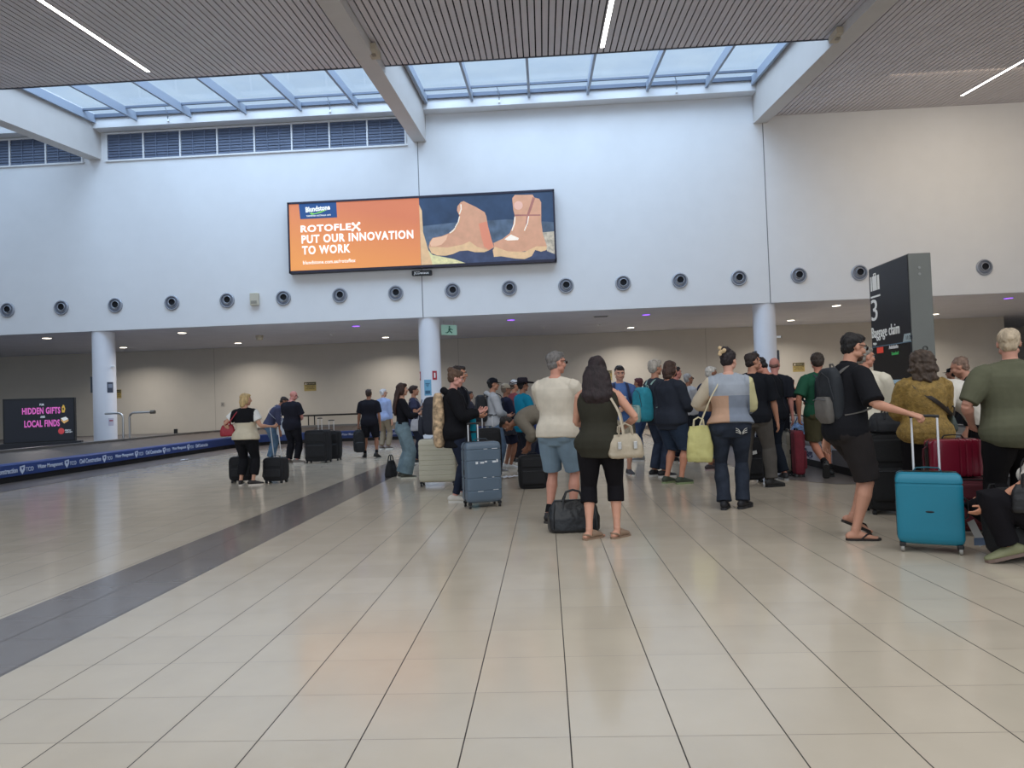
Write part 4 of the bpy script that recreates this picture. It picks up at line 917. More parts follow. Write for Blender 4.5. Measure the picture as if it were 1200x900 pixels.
    if hs not in ('bald',):
        b2 = BM()
        def q(x, y, z, r): ball(b2, HP(x, y, z), tuple(v * s for v in r), HM, 18)
        fl = .022 if near else .016
        if hs in ('short', 'grey_short', 'receding'):
            q(0, -.030, 1.676, (.080, .090, .080)); q(0, -.048, 1.625, (.066, .056, .070))
            if hs == 'short': q(0, .018, 1.716, (.060, .066, .036))
        elif hs == 'mop': q(0, -.022, 1.682, (.092, .102, .088)); q(0, -.05, 1.64, (.084, .07, .085)); q(0, .03, 1.722, (.066, .066, .034))
        elif hs in ('bob', 'long', 'curly', 'bun', 'pulled'):
            q(0, -.026, 1.680, (.084, .096, .084)); q(0, -.050, 1.645, (.074, .066, .08))
            q(0, .012, 1.718, (.062, .074, .038))
            if hs == 'bob':
                for sd in (-1, 1): q(sd * .062, -.02, 1.625, (.030, .055, .085))
                q(0, -.07, 1.595, (.085, .052, .095)); q(0, -.065, 1.53, (.080, .045, .05))
            if hs == 'long':
                ln = hair[2] if len(hair) > 2 else .38; wd = hair[3] if len(hair) > 3 else .10
                for sd in (-1, 1): q(sd * .064, -.015, 1.62, (.030, .055, .095))
                pts = [HP(0, -.05, 1.66), HP(0, -.085, 1.58), sp(.49, -.105) * s, sp(.49 - ln * .5, -.135) * s, sp(.49 - ln, -.125) * s]
                P2, Q2 = interp_path(pts, [(.080 * s, .06 * s), (wd * .95 * s, .058 * s), (wd * 1.1 * s, .050 * s), (wd * 1.1 * s, .042 * s), (wd * .8 * s, .024 * s)], 4); loft(b2, P2, Q2, 16, (1, 0, 0), 0, .5)
                fl *= 1.2
            if hs == 'curly':
                q(0, -.045, 1.65, (.125, .115, .11)); q(0, -.06, 1.56, (.135, .105, .10)); q(0, -.075, 1.47, (.12, .08, .08)); fl *= 1.5
            if hs == 'bun': q(0, -.095, 1.735, (.048, .045, .042))
            if hs == 'pulled': q(0, -.11, 1.66, (.035, .03, .035))
        me, co = remeshed('hair', b2, .0075 if near else .010, 1, {'curly': .010, 'long': .0035, 'bob': .0035}.get(hs, .0048), seed, {'curly': 60.0, 'long': 50.0}.get(hs, 105.0))
        put('hair', me, hairm(hc), root)
    elif len(hair) > 2:
        b2 = BM(); ball(b2, HP(0, -.045, 1.625), (.072 * s, .058 * s, .045 * s), HM, 16); me, co = remeshed('hair', b2, .009, 1, .002, seed, 75.0); put('hair', me, hairm(hc), root)
    # tops --------------------------------------------------------------
    def sleeve(b2, nm, e, upto, end=None):
        """upto: 0..1 upper arm, 1..2 forearm"""
        a, el, wr = J['sh' + nm], J['el' + nm], J['wr' + nm]; sd = 1 if nm == 'R' else -1
        inn = a + V((-sd * .05, 0, .0))
        pts = [inn, a]; rr = [(.050 * lw + e, .054 * lw + e), (.052 * lw + e, .054 * lw + e)]
        if upto <= 1: 
            ee = end if end else .052 * lw + e * 1.5
            pts += [a.lerp(el, upto * .5), a.lerp(el, upto)]; rr += [(.052 * lw + e * 1.2, .054 * lw + e * 1.2), (ee, ee)]
        else:
            ue = .028 + e
            pts += [a.lerp(el, .5), el, el.lerp(wr, .4), el.lerp(wr, upto - 1)]; rr += [(.046 * lw + e, .048 * lw + e), (.041 + e, .041 + e), (.038 + e, .038 + e), (end or ue, end or ue)]
        P2, Q2 = interp_path([p * s for p in pts], [(x * s, y * s) for x, y in rr], 3); loft(b2, P2, Q2, 16, (1, 0, 0), 0, .12)
    if top:
        tp = dict(kind='tee', c=(40, 40, 44), e=.012, hem=-.10, sl=.72, flare=.024, name='shirt'); tp.update(top)
        b2 = BM(); e = max(tp['e'], .022) if tp['hem'] < 0 else tp['e']; torso(b2, e, tp['hem'], tp.get('neck', .525), tp['flare'])
        for nm in 'LR':
            sdn = 1 if nm == 'R' else -1
            if tp['sl'] > 0: limb(b2, sp(.485, -.022, sdn * .04) * s, (J['sh' + nm] + V((-sdn * .02, 0, .002))) * s, [(0, (.046 + e) * s, (.048 + e) * s), (.5, (.044 + e) * s, (.052 + e) * s), (1, (.046 + e) * s, (.05 + e) * s)], (0, 1, 0))
            if tp['sl'] > 0: ball(b2, (J['sh' + nm] + V((-sdn * .012, 0, -.004))) * s, (.051 * lw + e) * s * (.94 if fm else 1)); sleeve(b2, nm, e, tp['sl'], tp.get('cuff'))
        if fm:
            for sd in (-1, 1): ball(b2, sp(.31, .086, sd * .07) * s, ((.066 + e * .6) * s,) * 3)
        if tp.get('hood'):
            q3 = [sp(.50, -.085, -.09) * s, sp(.53, -.125, -.04) * s, sp(.535, -.13, .04) * s, sp(.50, -.085, .09) * s]; loft(b2, q3, [.035 * s, .05 * s, .05 * s, .035 * s], 12, (0, 0, 1), 0, .7)
        if tp.get('collar'):
            loft(b2, [sp(.50, -.012) * s, sp(.555, -.006) * s], [(.085 * s, .078 * s), (.072 * s, .068 * s)], 18, (1, 0, 0), 0, 0)
        for ex in tp.get('extra', ()):  loft(b2, [V(v) * s for v in ex[0]], [r * s for r in ex[1]], 12, (0, 0, 1), 0, .4)
        me, co = remeshed(tp['name'], b2, .0085 if near else .0125, 3, tp.get('fold', .0042) * .62, seed, tp.get('fk', 16.0))
        ch = None; ms = [tp.get('m') or fabric(tp['c'])]
        if 'c2' in tp:
            ms = [fabric(c) for c in [tp['c']] + list(tp['c2'])]; fnc = tp['fn']; ch = lambda ce: fnc(ce / s)
        sho = put(tp['name'], me, ms, root, ch)
        if tp.get('print'):
            b3 = BM(); pc = sp(.30, .135 + e) * s
            for (x, z, r) in tp['print']: ball(b3, pc + V((x * s, 0, z * s)), (r * s, .004, r * .7 * s), seg=10)
            build('chest_print', b3, plain(tp.get('printc', (190, 196, 205))), sho)
    # trousers / shorts ----------------------------------------------------
    if pants:
        pp = dict(kind='straight', c=(30, 32, 40), e=.010, waist=.05, name='trousers'); pp.update(pants); kd = pp['kind']; e = pp['e']
        b2 = BM(); torso(b2, e + .002, -.15, pp['waist'])
        for nm, sd in (('L', -1), ('R', 1)):
            hp_, kn, an = J['hip' + nm], J['kn' + nm], J['an' + nm]
            ball(b2, (hp_ + V((0, -.032, -.035))) * s, ((.099 * lw + e) * s, (.103 * lw + e) * s, .10 * s))
            end = {'shorts': .93, 'long_shorts': 1.08, 'capri': 1.38, 'short_shorts': .7}.get(kd, 1.93); end = pp.get('end', end)
            def rad(t, kd=kd):
                b = float(np.interp(t, [0, .2, .5, .8, 1, 1.3, 1.55, 1.8, 2], [.093 * lw, .092 * lw, .078 * lw, .062, .056, .058 * lw, .048, .040, .040]))
                x = {'slim': 0, 'straight': .012 + .014 * max(0, t - .8), 'wide': .012 + .034 * max(0, t - .25), 'shorts': .012 + .018 * t, 'long_shorts': .012 + .018 * t, 'capri': .014, 'short_shorts': .015 + .01 * t, 'boot': .004 + .028 * max(0, t - 1.1)}[kd]
                return b + e + x
            ts = [0, .2, .45, .7, .92] ; ts = [t for t in ts if t < end]
            if end > 1: ts += [t for t in (1.0, 1.12, 1.35, 1.6, 1.8) if t < end]
            ts.append(end); pt = [(hp_.lerp(kn, t) if t <= 1 else kn.lerp(an, t - 1)) for t in ts]
            loft(b2, [p * s for p in pt], [(rad(t) * s, rad(t) * s * 1.04) for t in ts], 18, (1, 0, 0), 0, .08)
        me, co = remeshed(pp['name'], b2, .0085 if near else .0125, 3, pp.get('fold', .0036), seed + 3, 20.0)
        po = put(pp['name'], me, pp.get('m') or (denim(pp['c']) if pp.get('denim') else fabric(pp['c'])), root)
        F.trousers = po
    # shoes -----------------------------------------------------------------
    if shoes:
        sk, sc = shoes[0], shoes[1]; so = shoes[2] if len(shoes) > 2 else (210, 208, 204)
        for nm, sd in (('L', -1), ('R', 1)):
            an, fw, up, rt = foot_frame(nm, sd); S_ = lambda y, x, z: (an + fw * y + rt * x + up * (z - .085)) * s
            if sk == 'sneaker' or sk == 'boot':
                b2 = BM(); U = [(-.09, .026, .030, .045), (-.07, .036, .042, .052), (-.03, .040, .050, .055), (.02, .042, .048, .054), (.07, .048, .036, .045), (.12, .051, .027, .037), (.165, .046, .022, .032), (.188, .030, .015, .028)]
                loft(b2, [S_(y, 0, z) for y, a, b, z in U], [(a * s, b * s) for y, a, b, z in U], 14, rt, 0, .5)
                loft(b2, [S_(-.02, 0, .06), S_(-.015, 0, .10 if sk == 'sneaker' else .16)], [(.043 * s, .05 * s), (.042 * s, .048 * s)], 14, rt, 0, 0)
                me, co = remeshed('shoe', b2, .008 if near else .011, 2); o = put('shoe', me, plain(sc, .6), root)
                b2 = BM(); out = [(-.095, .0), (-.085, .030), (-.03, .040), (.03, .040), (.09, .052), (.14, .052), (.18, .036), (.195, .0), (.18, -.036), (.14, -.050), (.09, -.046), (.03, -.036), (-.03, -.038), (-.085, -.030)]
                prism(b2, [S_(y, x, .0) for y, x in out], up * .026 * s); build('sole', b2, plain(so, .6), o)
                if near:
                    for q_ in (.03, .055, .08): b2 = BM(); tube(b2, [S_(q_, -.026, .078 - q_ * .25), S_(q_, 0, .098 - q_ * .28), S_(q_, .026, .078 - q_ * .25)], .003 * s, 6); build('lace', b2, plain(tuple(min(255, v + 30) for v in sc)), o)
                if len(shoes) > 3:   # sock
                    b2 = BM(); limb(b2, J['an' + nm] * s + V((0, 0, .015)), (J['an' + nm].lerp(J['kn' + nm], .22)) * s, [(0, .043 * s, .047 * s), (1, .040 * s, .044 * s)], cap=0); build('sock', b2, fabric(shoes[3]), root, True)
            else:
                b2 = BM(); out = [(-.085, .0), (-.075, .028), (-.02, .036), (.05, .040), (.11, .052), (.16, .046), (.192, .02), (.195, -.01), (.17, -.038), (.11, -.046), (.05, -.038), (-.02, -.034), (-.075, -.028)]
                prism(b2, [S_(y, x, 0) for y, x in out], up * .022 * s); sh_o = build('sandal' if sk == 'sandal' else 'flip_flop', b2, plain(sc, .7), root)
                for v in sh_o.data.vertices: v.co -= up * .004 * s
                if sk == 'thong':
                    for q_ in (-1, 1):
                        b2 = BM(); tube(b2, [S_(.03, q_ * .043, .018), S_(.07, q_ * .038, .052), S_(.11, q_ * .010 - sd * .012, .052), S_(.140, -sd * .020, .026)], .0065 * s, 8); build('strap', b2, plain(so, .6), sh_o)
                else:
                    b2 = BM(); loft(b2, [S_(.0, 0, .046), S_(.05, 0, .048), (S_(.10, 0, .038)), S_(.135, 0, .032)], [(.044 * s, .045 * s), (.049 * s, .040 * s), (.055 * s, .030 * s), (.053 * s, .024 * s)], 16, rt, 0, 0); build('upper', b2, plain(sc, .8), sh_o, True)
                    b2 = BM(); loft(b2, [S_(-.01, .040, .03), S_(-.05, .036, .05), S_(-.082, 0, .055), S_(-.05, -.036, .05), S_(-.01, -.040, .03)], [.009 * s] * 5, 8, (0, 0, 1), 0, .3); build('heel_strap', b2, plain(sc, .8), sh_o, True)
    # headwear and glasses ------------------------------------------------------
    for ex in extras:
        kd, c = ex[0], ex[1]
        if kd == 'cap':
            b2 = BM(); n = 18
            rings = []
            for i in range(6):
                a = i / 5 * math.pi / 2; rings.append([b2.verts.new(HP(.088 * math.cos(a) * math.cos(t), -.014 + .105 * math.cos(a) * math.sin(t), 1.668 + .100 * math.sin(a))) for t in [2 * math.pi * k_ / n for k_ in range(n)]])
            for A, B in zip(rings, rings[1:]):
                for k_ in range(n): b2.faces.new([A[k_], A[(k_ + 1) % n], B[(k_ + 1) % n], B[k_]])
            o = build('cap', b2, fabric(c), root, True)
            b2 = BM(); prism(b2, [HP(x, y, 1.668 - y * .08) for x, y in ((-.078, .045), (-.07, .11), (-.04, .155), (0, .168), (.04, .155), (.07, .11), (.078, .045), (0, .07))], (0, 0, .006)); build('brim', b2, fabric(c), o)
        if kd == 'hat':
            b2 = BM(); n = 28; prof = [(.192, 1.680), (.194, 1.692), (.10, 1.688), (.092, 1.70), (.088, 1.765), (.070, 1.785), (.03, 1.775), (.001, 1.772)]
            rings = [[b2.verts.new(HP(r * math.cos(2 * math.pi * k_ / n), -.01 + r * 1.12 * math.sin(2 * math.pi * k_ / n), z + (.012 * math.cos(4 * math.pi * k_ / n) if i < 2 else 0))) for k_ in range(n)] for i, (r, z) in enumerate(prof)]
            for A, B in zip(rings, rings[1:]):
                for k_ in range(n): b2.faces.new([A[k_], A[(k_ + 1) % n], B[(k_ + 1) % n], B[k_]])
            o = build('hat', b2, fabric(c), root, True)
            b2 = BM(); loft(b2, [HP(.094 * math.cos(t), -.01 + .105 * math.sin(t), 1.706) for t in np.linspace(0, 2 * math.pi, 25)[:-1]], [.008 * s] * 24, 6, (0, 0, 1), 0, 0, closed=True); build('hat_band', b2, fabric((24, 22, 24)), o)
        if kd in ('sunglasses', 'glasses', 'sunglasses_up'):
            dz, dy = (.0, 0) if kd != 'sunglasses_up' else (.085, -.028)
            if kd == 'sunglasses_up': dy = -.05
            mm = plain(c, .2); b2 = BM()
            for sd in (-1, 1): tube(b2, [HP(sd * .058, .088 + dy, 1.650 + dz), HP(sd * .080, .05 + dy, 1.652 + dz), HP(sd * .083, -.01 + dy, 1.648 + dz)], .0035 * s, 6)
            tube(b2, [HP(-.058, .090 + dy, 1.655 + dz), HP(0, .112 + dy, 1.655 + dz), HP(.058, .090 + dy, 1.655 + dz)], .003 * s, 6); o = build('spectacles' if kd == 'glasses' else 'sunglasses', b2, mm, root)
            for sd in (-1, 1):
                b2 = BM(); cc = HP(sd * .033, .104 + dy, 1.643 + dz); ball(b2, cc, (.026 * s, .006 * s, .018 * s), HM @ Matrix.Rotation(-sd * .25, 3, 'Z')); build('lens', b2, plain((18, 18, 22) if kd != 'glasses' else (120, 110, 105), .1), o, True)
        if kd == 'clip':
            b2 = BM(); rs = random.Random(4)
            for q_ in range(9): ball(b2, HP(-.015 + rs.uniform(-.035, .035), -.125 + rs.uniform(-.02, .02), 1.715 + rs.uniform(-.05, .05)), (.022 * s, .010 * s, .022 * s), Matrix.Rotation(rs.random() * 3, 3, 'Y'))
            build('hair_clip', b2, plain(c, .6), root, True)
        if kd == 'beard':
            b2 = BM(); ball(b2, HP(0, .052, 1.560), (.043 * s, .044 * s, .034 * s), HM); ball(b2, HP(0, .068, 1.543), (.026 * s, .024 * s, .022 * s), HM); me, co = remeshed('beard', b2, .006, 1, .0012, 1, 120.); put('beard', me, hairm(c), root)
        if kd == 'phone':
            nm = ex[2]; dh, pn, cu = J['hd' + nm]; c0 = (J['wr' + nm] + dh * .09) * s + pn.normalized() * .022
            ph = thing('mobile_phone', ex[3], 'phone', M=F.M @ Matrix.Translation(c0)); b2 = BM(); 
            b3 = BM(); box(b3, -.037, .037, -.005, .005, -.075, .075, bev=.004); build('phone_case', b3, plain(c, .3), ph); b3 = BM(); box(b3, -.033, .033, -.0065, -.005, -.07, .07); build('phone_screen', b3, plain((60, 66, 80), .15), ph)
    F.J = J; F.sp = sp; F.HP = HP; F.w = w; F.belly = belly; F.lean = lean
    F.world = lambda v: F.M @ (V(v) * s)
    F.hand = lambda nm: F.M @ ((J['wr' + nm] + J['hd' + nm][0] * .085) * s)
    return F

# ================================================================== BAGS
LEATH = mat('black_leather', (24, 24, 26), 0.35, noise=0.2, scale=9, bump=0.25, bscale=30)
def superbox(bm, w, d, z0, z1, r=.05, grooves=(), gd=.005, ribs=0, power=7, n=44, mi=0, bulge=0.0):
    """rounded upright body as stacked rings; grooves are heights, ribs vertical ripples"""
    zs_ = sorted(set([z0, z0 + r * .12, z0 + r * .4, z0 + r, z1 - r, z1 - r * .4, z1 - r * .12, z1] + [g + o for g in grooves for o in (-.010, -.004, .004, .010)] + list(np.linspace(z0 + r, z1 - r, 9))))
    rings = []
    for z in zs_:
        m = 0
        for a, b in ((z0, 1), (z1, -1)):
            q = (z - a) * b
            if q < r: m = max(m, r - math.sqrt(max(r * r - (r - q) ** 2, 0)))
        g = gd if any(abs(z - g_) < .006 for g_ in grooves) else 0
        bl = bulge * math.sin(math.pi * (z - z0) / (z1 - z0))
        ring = []
        for k in range(n):
            a = 2 * math.pi * (k + .5) / n; ca, sa = math.cos(a), math.sin(a); x = math.copysign(abs(ca) ** (2 / power), ca); y = math.copysign(abs(sa) ** (2 / power), sa)
            rib = .004 * (math.sin(x * ribs * math.pi) if ribs and abs(sa) > .4 else 0)
            ring.append(bm.verts.new((x * (w / 2 - m - g + bl), y * (d / 2 - m - g + rib + bl), z)))
        rings.append(ring)
    for A, B in zip(rings, rings[1:]):
        for k in range(n): bm.faces.new([A[k], A[(k + 1) % n], B[(k + 1) % n], B[k]]).material_index = mi
    bm.faces.new(rings[0]).material_index = mi; bm.faces.new(rings[-1]).material_index = mi
def wheel4(t, w, d, wc=(30, 30, 32)):
    for sx in (-1, 1):
        for sy in (-1, 1):
            b = BM(); cyl(b, (sx * (w / 2 - .035), sy * (d / 2 - .035), .028), .027, .022, 'X', 18); o = build('wheel', b, plain(wc, .5), t, True)
            b = BM(); cyl(b, (sx * (w / 2 - .035), sy * (d / 2 - .035), .028), .012, .026, 'X', 12); build('wheel_hub', b, plain((150, 150, 150), .3, .8), o, True)
            b = BM(); box(b, sx * (w / 2 - .035) - .022, sx * (w / 2 - .035) + .022, sy * (d / 2 - .035) - .024, sy * (d / 2 - .035) + .024, .045, .078, bev=.008); build('caster_housing', b, BLACKP, o)
def tele(t, x0, y0, z0, z1, sep, m=None, lean=0.0, grip=(26, 26, 28)):
    m = m or plain((225, 225, 228), .3, .3); f = lambda z: y0 + (z - z0) * lean
    for sx in (-1, 1): b = BM(); tube(b, [(x0 + sx * sep / 2, y0, z0), (x0 + sx * sep / 2, f(z1 - .01), z1 - .01)], .009, 10); build('telescopic_tube', b, m, t, True)
    b = BM(); loft(b, [(x0 - sep / 2 - .012, f(z1), z1), (x0 - sep / 4, f(z1), z1 + .006), (x0 + sep / 4, f(z1), z1 + .006), (x0 + sep / 2 + .012, f(z1), z1)], [.014, .013, .013, .014], 10, (0, 0, 1), 0, .4); build('handle_grip', b, plain(grip, .5), t, True)
def carry_strap(t, x, y, z, ln, m, axis='X', hgt=.03):
    b = BM(); a = (lambda u, v: (x + u, y, z + v)) if axis == 'X' else (lambda u, v: (x, y + u, z + v)) if axis == 'Y' else (lambda u, v: (x + v, y, z + u))
    loft(b, [a(-ln / 2, 0), a(-ln / 2.6, hgt), a(0, hgt * 1.15), a(ln / 2.6, hgt), a(ln / 2, 0)], [(.012, .006)] * 5, 8, (0, 1, 0), 0, .3); return build('carry_handle', b, m, t, True)
def hard_case(label, loc, rz, w, d, h, c, up=None, grooves=(), ribs=0, group=None, rough=.35, wc=(30, 30, 32), marks=None, sep=.2, logo=None, name='hard_suitcase', hx=0):
    t = thing(name, label, 'suitcase', loc, R_(rz), group); m = mat('shell_' + key(c), c, rough, noise=.03, scale=5, bump=.03, bscale=200)
    for sy, nm in ((-1, 'front_shell'), (1, 'rear_shell')):
        b = BM(); superbox(b, w, d / 2 + .012, .065, h, .055, grooves, .006, ribs)
        for v in b.verts: v.co.y = v.co.y + sy * (d / 4 - .006) if v.co.y * sy > 0 else sy * .006
        build(nm, b, m, t, True)
    b = BM(); superbox(b, w + .006, .018, .062, h + .003, .058, (), 0, 0, 10); build('zip_seam', b, BLACKP, t, True)
    wheel4(t, w, d, wc); carry_strap(t, 0, .0, h, .2, plain(tuple(int(v * .7) for v in c), .5)); carry_strap(t, w / 2, 0, (h + .065) / 2, .18, BLACKP, 'Z')
    b = BM(); box(b, -w / 2 - .006, -w / 2 + .01, -.02, .02, h * .5, h * .5 + .07, bev=.004); build('lock', b, BLACKP, t)
    if up: tele(t, hx, d / 2 - .03, h - .03, up, sep)
    if logo: b = BM(); ball(b, (0, -d / 2, h * logo), (.032, .004, .008)); build('badge', b, plain((30, 34, 40), .3, .5), t, True)
    if marks:
        rs = random.Random(5)
        for (x, z, ww, hh) in marks: b = BM(); box(b, x - ww / 2, x + ww / 2, -d / 2 - .003, -d / 2 + .004, z - hh / 2, z + hh / 2); build('painted_glint', b, plain((220, 222, 226), .5), t)  # pale strips imitating glints on the shell along its grooves
    return t
def soft_case(label, loc, rz, w, d, h, c=(26, 26, 30), up=None, pocket=True, group=None, name='soft_suitcase', sep=.16, lean=0, cat='suitcase', side_strap=False, wheels=True, ribc=None):
    t = thing(name, label, cat, loc, R_(rz), group); m = mat('bagcloth_' + key(c), c, .8, noise=.15, scale=12, bump=.2, bscale=90)
    z0 = .04 if wheels else 0.0
    b = BM(); superbox(b, w, d, z0, h, .045, (), 0, 0, 6, bulge=.006); build('bag_body', b, m, t, True)
    if pocket:
        b = BM(); superbox(b, w * .82, .05, h * .12 + z0, h * .58, .03, (), 0, 0, 6); [setattr(v.co, 'y', v.co.y - d / 2 - .01) for v in b.verts]; p = build('front_pocket', b, m, t, True)
        b = BM(); tube(b, [(-w * .36, -d / 2 - .036, h * .54), (w * .36, -d / 2 - .036, h * .54)], .004, 6); build('zip', b, plain((70, 70, 74), .4, .5), p, True)
        b = BM(); superbox(b, w * .8, .03, h * .64, h * .93, .02, (), 0, 0, 6); [setattr(v.co, 'y', v.co.y - d / 2 - .002) for v in b.verts]; build('upper_pocket', b, m, t, True)
    for sy in (-1, 1): b = BM(); loft(b, [Vector((w / 2 * math.copysign(min(1, abs(math.cos(a)) ** .35), math.cos(a)), sy * (d / 2 - .012), z0 + (h - z0) / 2 + (h - z0) / 2 * .99 * math.copysign(min(1, abs(math.sin(a)) ** .35), math.sin(a)))) for a in np.linspace(0, 2 * math.pi, 33)[:-1]], [.006] * 32, 6, (0, 1, 0), 0, 0, closed=True); build('piping', b, plain(tuple(max(0, v - 8) for v in c) if ribc is None else ribc, .6), t, True)
    carry_strap(t, 0, 0, h, .18, BLACKP)
    if wheels:
        for sx in (-1, 1): b = BM(); cyl(b, (sx * (w / 2 - .04), d / 2 - .03, .035), .035, .03, 'X', 18); o = build('wheel', b, RUBBER, t, True); b = BM(); cyl(b, (sx * (w / 2 - .04), d / 2 - .03, .035), .016, .034, 'X', 12); build('wheel_hub', b, plain((90, 90, 92)), o, True)
        for sx in (-1, 1): b = BM(); box(b, sx * (w / 2 - .05) - .02, sx * (w / 2 - .05) + .02, -d / 2 + .01, -d / 2 + .05, 0, .045, bev=.006); build('foot_stud', b, BLACKP, t)
    if up: tele(t, 0, d / 2 - .03, h - .03, up, sep, lean=lean)
    if side_strap: b = BM(); loft(b, [(-w / 2, 0, h * .55), (-w / 2 - .06, 0, h * .42), (-w / 2 - .07, 0, h * .25), (-w / 2 - .01, 0, h * .12)], [(.014, .006)] * 4, 8, (0, 1, 0), 0, .3); build('side_strap', b, m, t, True)
    return t
def ribbon(pts, hw, th, m, parent, name='strap', side=(1, 0, 0), per=4):
    b = BM(); P, Q = interp_path(pts, [(hw, th)] * len(pts), per); loft(b, P, Q, 8, side, 0, .2, 4); return build(name, b, m, parent, True)
def backpack(label, F=None, M=None, w=.30, d=.18, h=.46, c=(26, 28, 34), c2=None, drop=0.0, straps=True, front=True, m=None, name='backpack', group=None, tilt=0, cloth=.02, off=0.0):
    if F is not None:
        s = F.s; base = F.sp(.46, -.105 - cloth - F.belly * 0 - off) * s; Mx = F.M @ Matrix.Translation(base) @ Matrix.Rotation(-R_(F.lean * .9 + tilt), 4, 'X')
    else: Mx = M
    t = thing(name, label, 'backpack', M=Mx, group=group); m1 = m or mat('packcloth_' + key(c), c, .75, noise=.15, scale=12, bump=.2, bscale=60); m2 = mat('packcloth_' + key(c2), c2, .75, noise=.1, scale=12, bump=.2, bscale=60) if c2 else m1
    b = BM(); P, Q = [], []
    for u, a, e in ((0, .55, .5), (.06, .80, .78), (.18, .96, .95), (.4, 1, 1.05), (.7, 1.0, 1.12), (.9, .96, 1.05), (.98, .86, .8), (1, .6, .5)):
        P.append((0, -d / 2 - .0, .04 - u * h - drop)); Q.append((w / 2 * a, d / 2 * e))
    loft(b, P, Q, 24, (1, 0, 0), 0, .1, 3.2); me, co = remeshed('pack_body', b, .012, 2, .003, 5, 18.); put('pack_body', me, m1, t)
    if front:
        b = BM(); loft(b, [(0, -d - .015, -h * .45 - drop), (0, -d - .02, -h * .55 - drop), (0, -d - .022, -h * .8 - drop), (0, -d - .005, -h * .93 - drop)], [(w * .30, .03), (w * .38, .045), (w * .38, .05), (w * .30, .03)], 18, (1, 0, 0), 0, .2, 3.5); p = build('front_pocket', b, m2, t, True)
        b = BM(); tube(b, [(-w * .34, -d - .06, -h * .5 - drop), (0, -d - .075, -h * .47 - drop), (w * .34, -d - .06, -h * .5 - drop)], .004, 6); build('zip', b, plain((90, 92, 96), .4, .4), p, True)
        b = BM(); tube(b, [(-w * .42, -d * .95, -h * .5 - drop), (-w * .34, -d * 1.05, -h * .1 - drop), (0, -d * 1.02, 0.005 - drop), (w * .34, -d * 1.05, -h * .1 - drop), (w * .42, -d * .95, -h * .5 - drop)], .004, 6); build('main_zip', b, plain((60, 62, 66), .4, .4), t, True)
    b = BM(); loft(b, [(-.035, -.02, .03 - drop), (-.02, -.03, .07 - drop), (.02, -.03, .07 - drop), (.035, -.02, .03 - drop)], [.008] * 4, 8, (0, 1, 0), 0, .3); build('grab_loop', b, m2, t, True)
    if straps and F is not None:
        inv = Mx.inverted() @ F.M; s = F.s; e = cloth + F.belly * .4; wq = 1 + (F.w - 1) * .6
        for sd in (-1, 1):
            L_ = [F.sp(.44, -.11 - e, sd * .07), F.sp(.505, -.075, sd * .085 * wq), F.sp(.525, -.005 + e * .3, sd * .095 * wq), F.sp(.49, .075 + e, sd * .105 * wq), F.sp(.40, .115 + e * 1.2, sd * .115 * wq), F.sp(.27, .115 + e * 1.4, sd * .135 * wq), F.sp(.16, .05 + e, sd * (.165 * F.w + e)), F.sp(.10, -.08 - e, sd * .14)]
            ribbon([inv @ (v * s) for v in L_], .022, .006, m2, t, 'shoulder_strap', inv.to_3x3() @ Vector((1, 0, 0)))
    return t
def duffel(label, loc, rz, L, D, H, m, name='duffel_bag'):
    t = thing(name, label, 'bag', loc, R_(rz)); b = BM()
    rows = [(0, .92, 1.0), (.08, 1.0, 1.05), (.45, 1.0, .95), (.75, .92, .62), (.93, .82, .28), (1, .76, .1)]
    loft(b, [(0, 0, u * H) for u, a, e in rows], [(L / 2 * a, D / 2 * e) for u, a, e in rows], 28, (1, 0, 0), 0, .05, 4.5); me, co = remeshed('bag_body', b, .009, 2, .005, 9, 26.); put('bag_body', me, m, t)
    b = BM(); tube(b, [(-L * .38, 0, H + .004), (L * .38, 0, H + .004)], .006, 8); build('zip', b, plain((90, 90, 90), .3, .7), t, True)
    for sy in (-1, 1):
        b = BM(); loft(b, [(-L * .22, sy * D * .32, H * .7), (-L * .2, sy * D * .2, H * .98), (-L * .13, sy * .02, H + .085), (0, sy * .015, H + .105), (L * .13, sy * .02, H + .085), (L * .2, sy * D * .2, H * .98), (L * .22, sy * D * .32, H * .7)], [.010] * 7, 8, (0, 1, 0), 0, .4); build('carry_handle', b, m, t, True)
    for sx in (-1, 1): b = BM(); loft(b, [(sx * L * .42, -D * .5, H * .15), (sx * L * .41, -D * .45, H * .6), (sx * L * .36, -D * .1, H * .96)], [.006] * 3, 6, (1, 0, 0), 0, .3); build('piping', b, m, t, True)
    return t
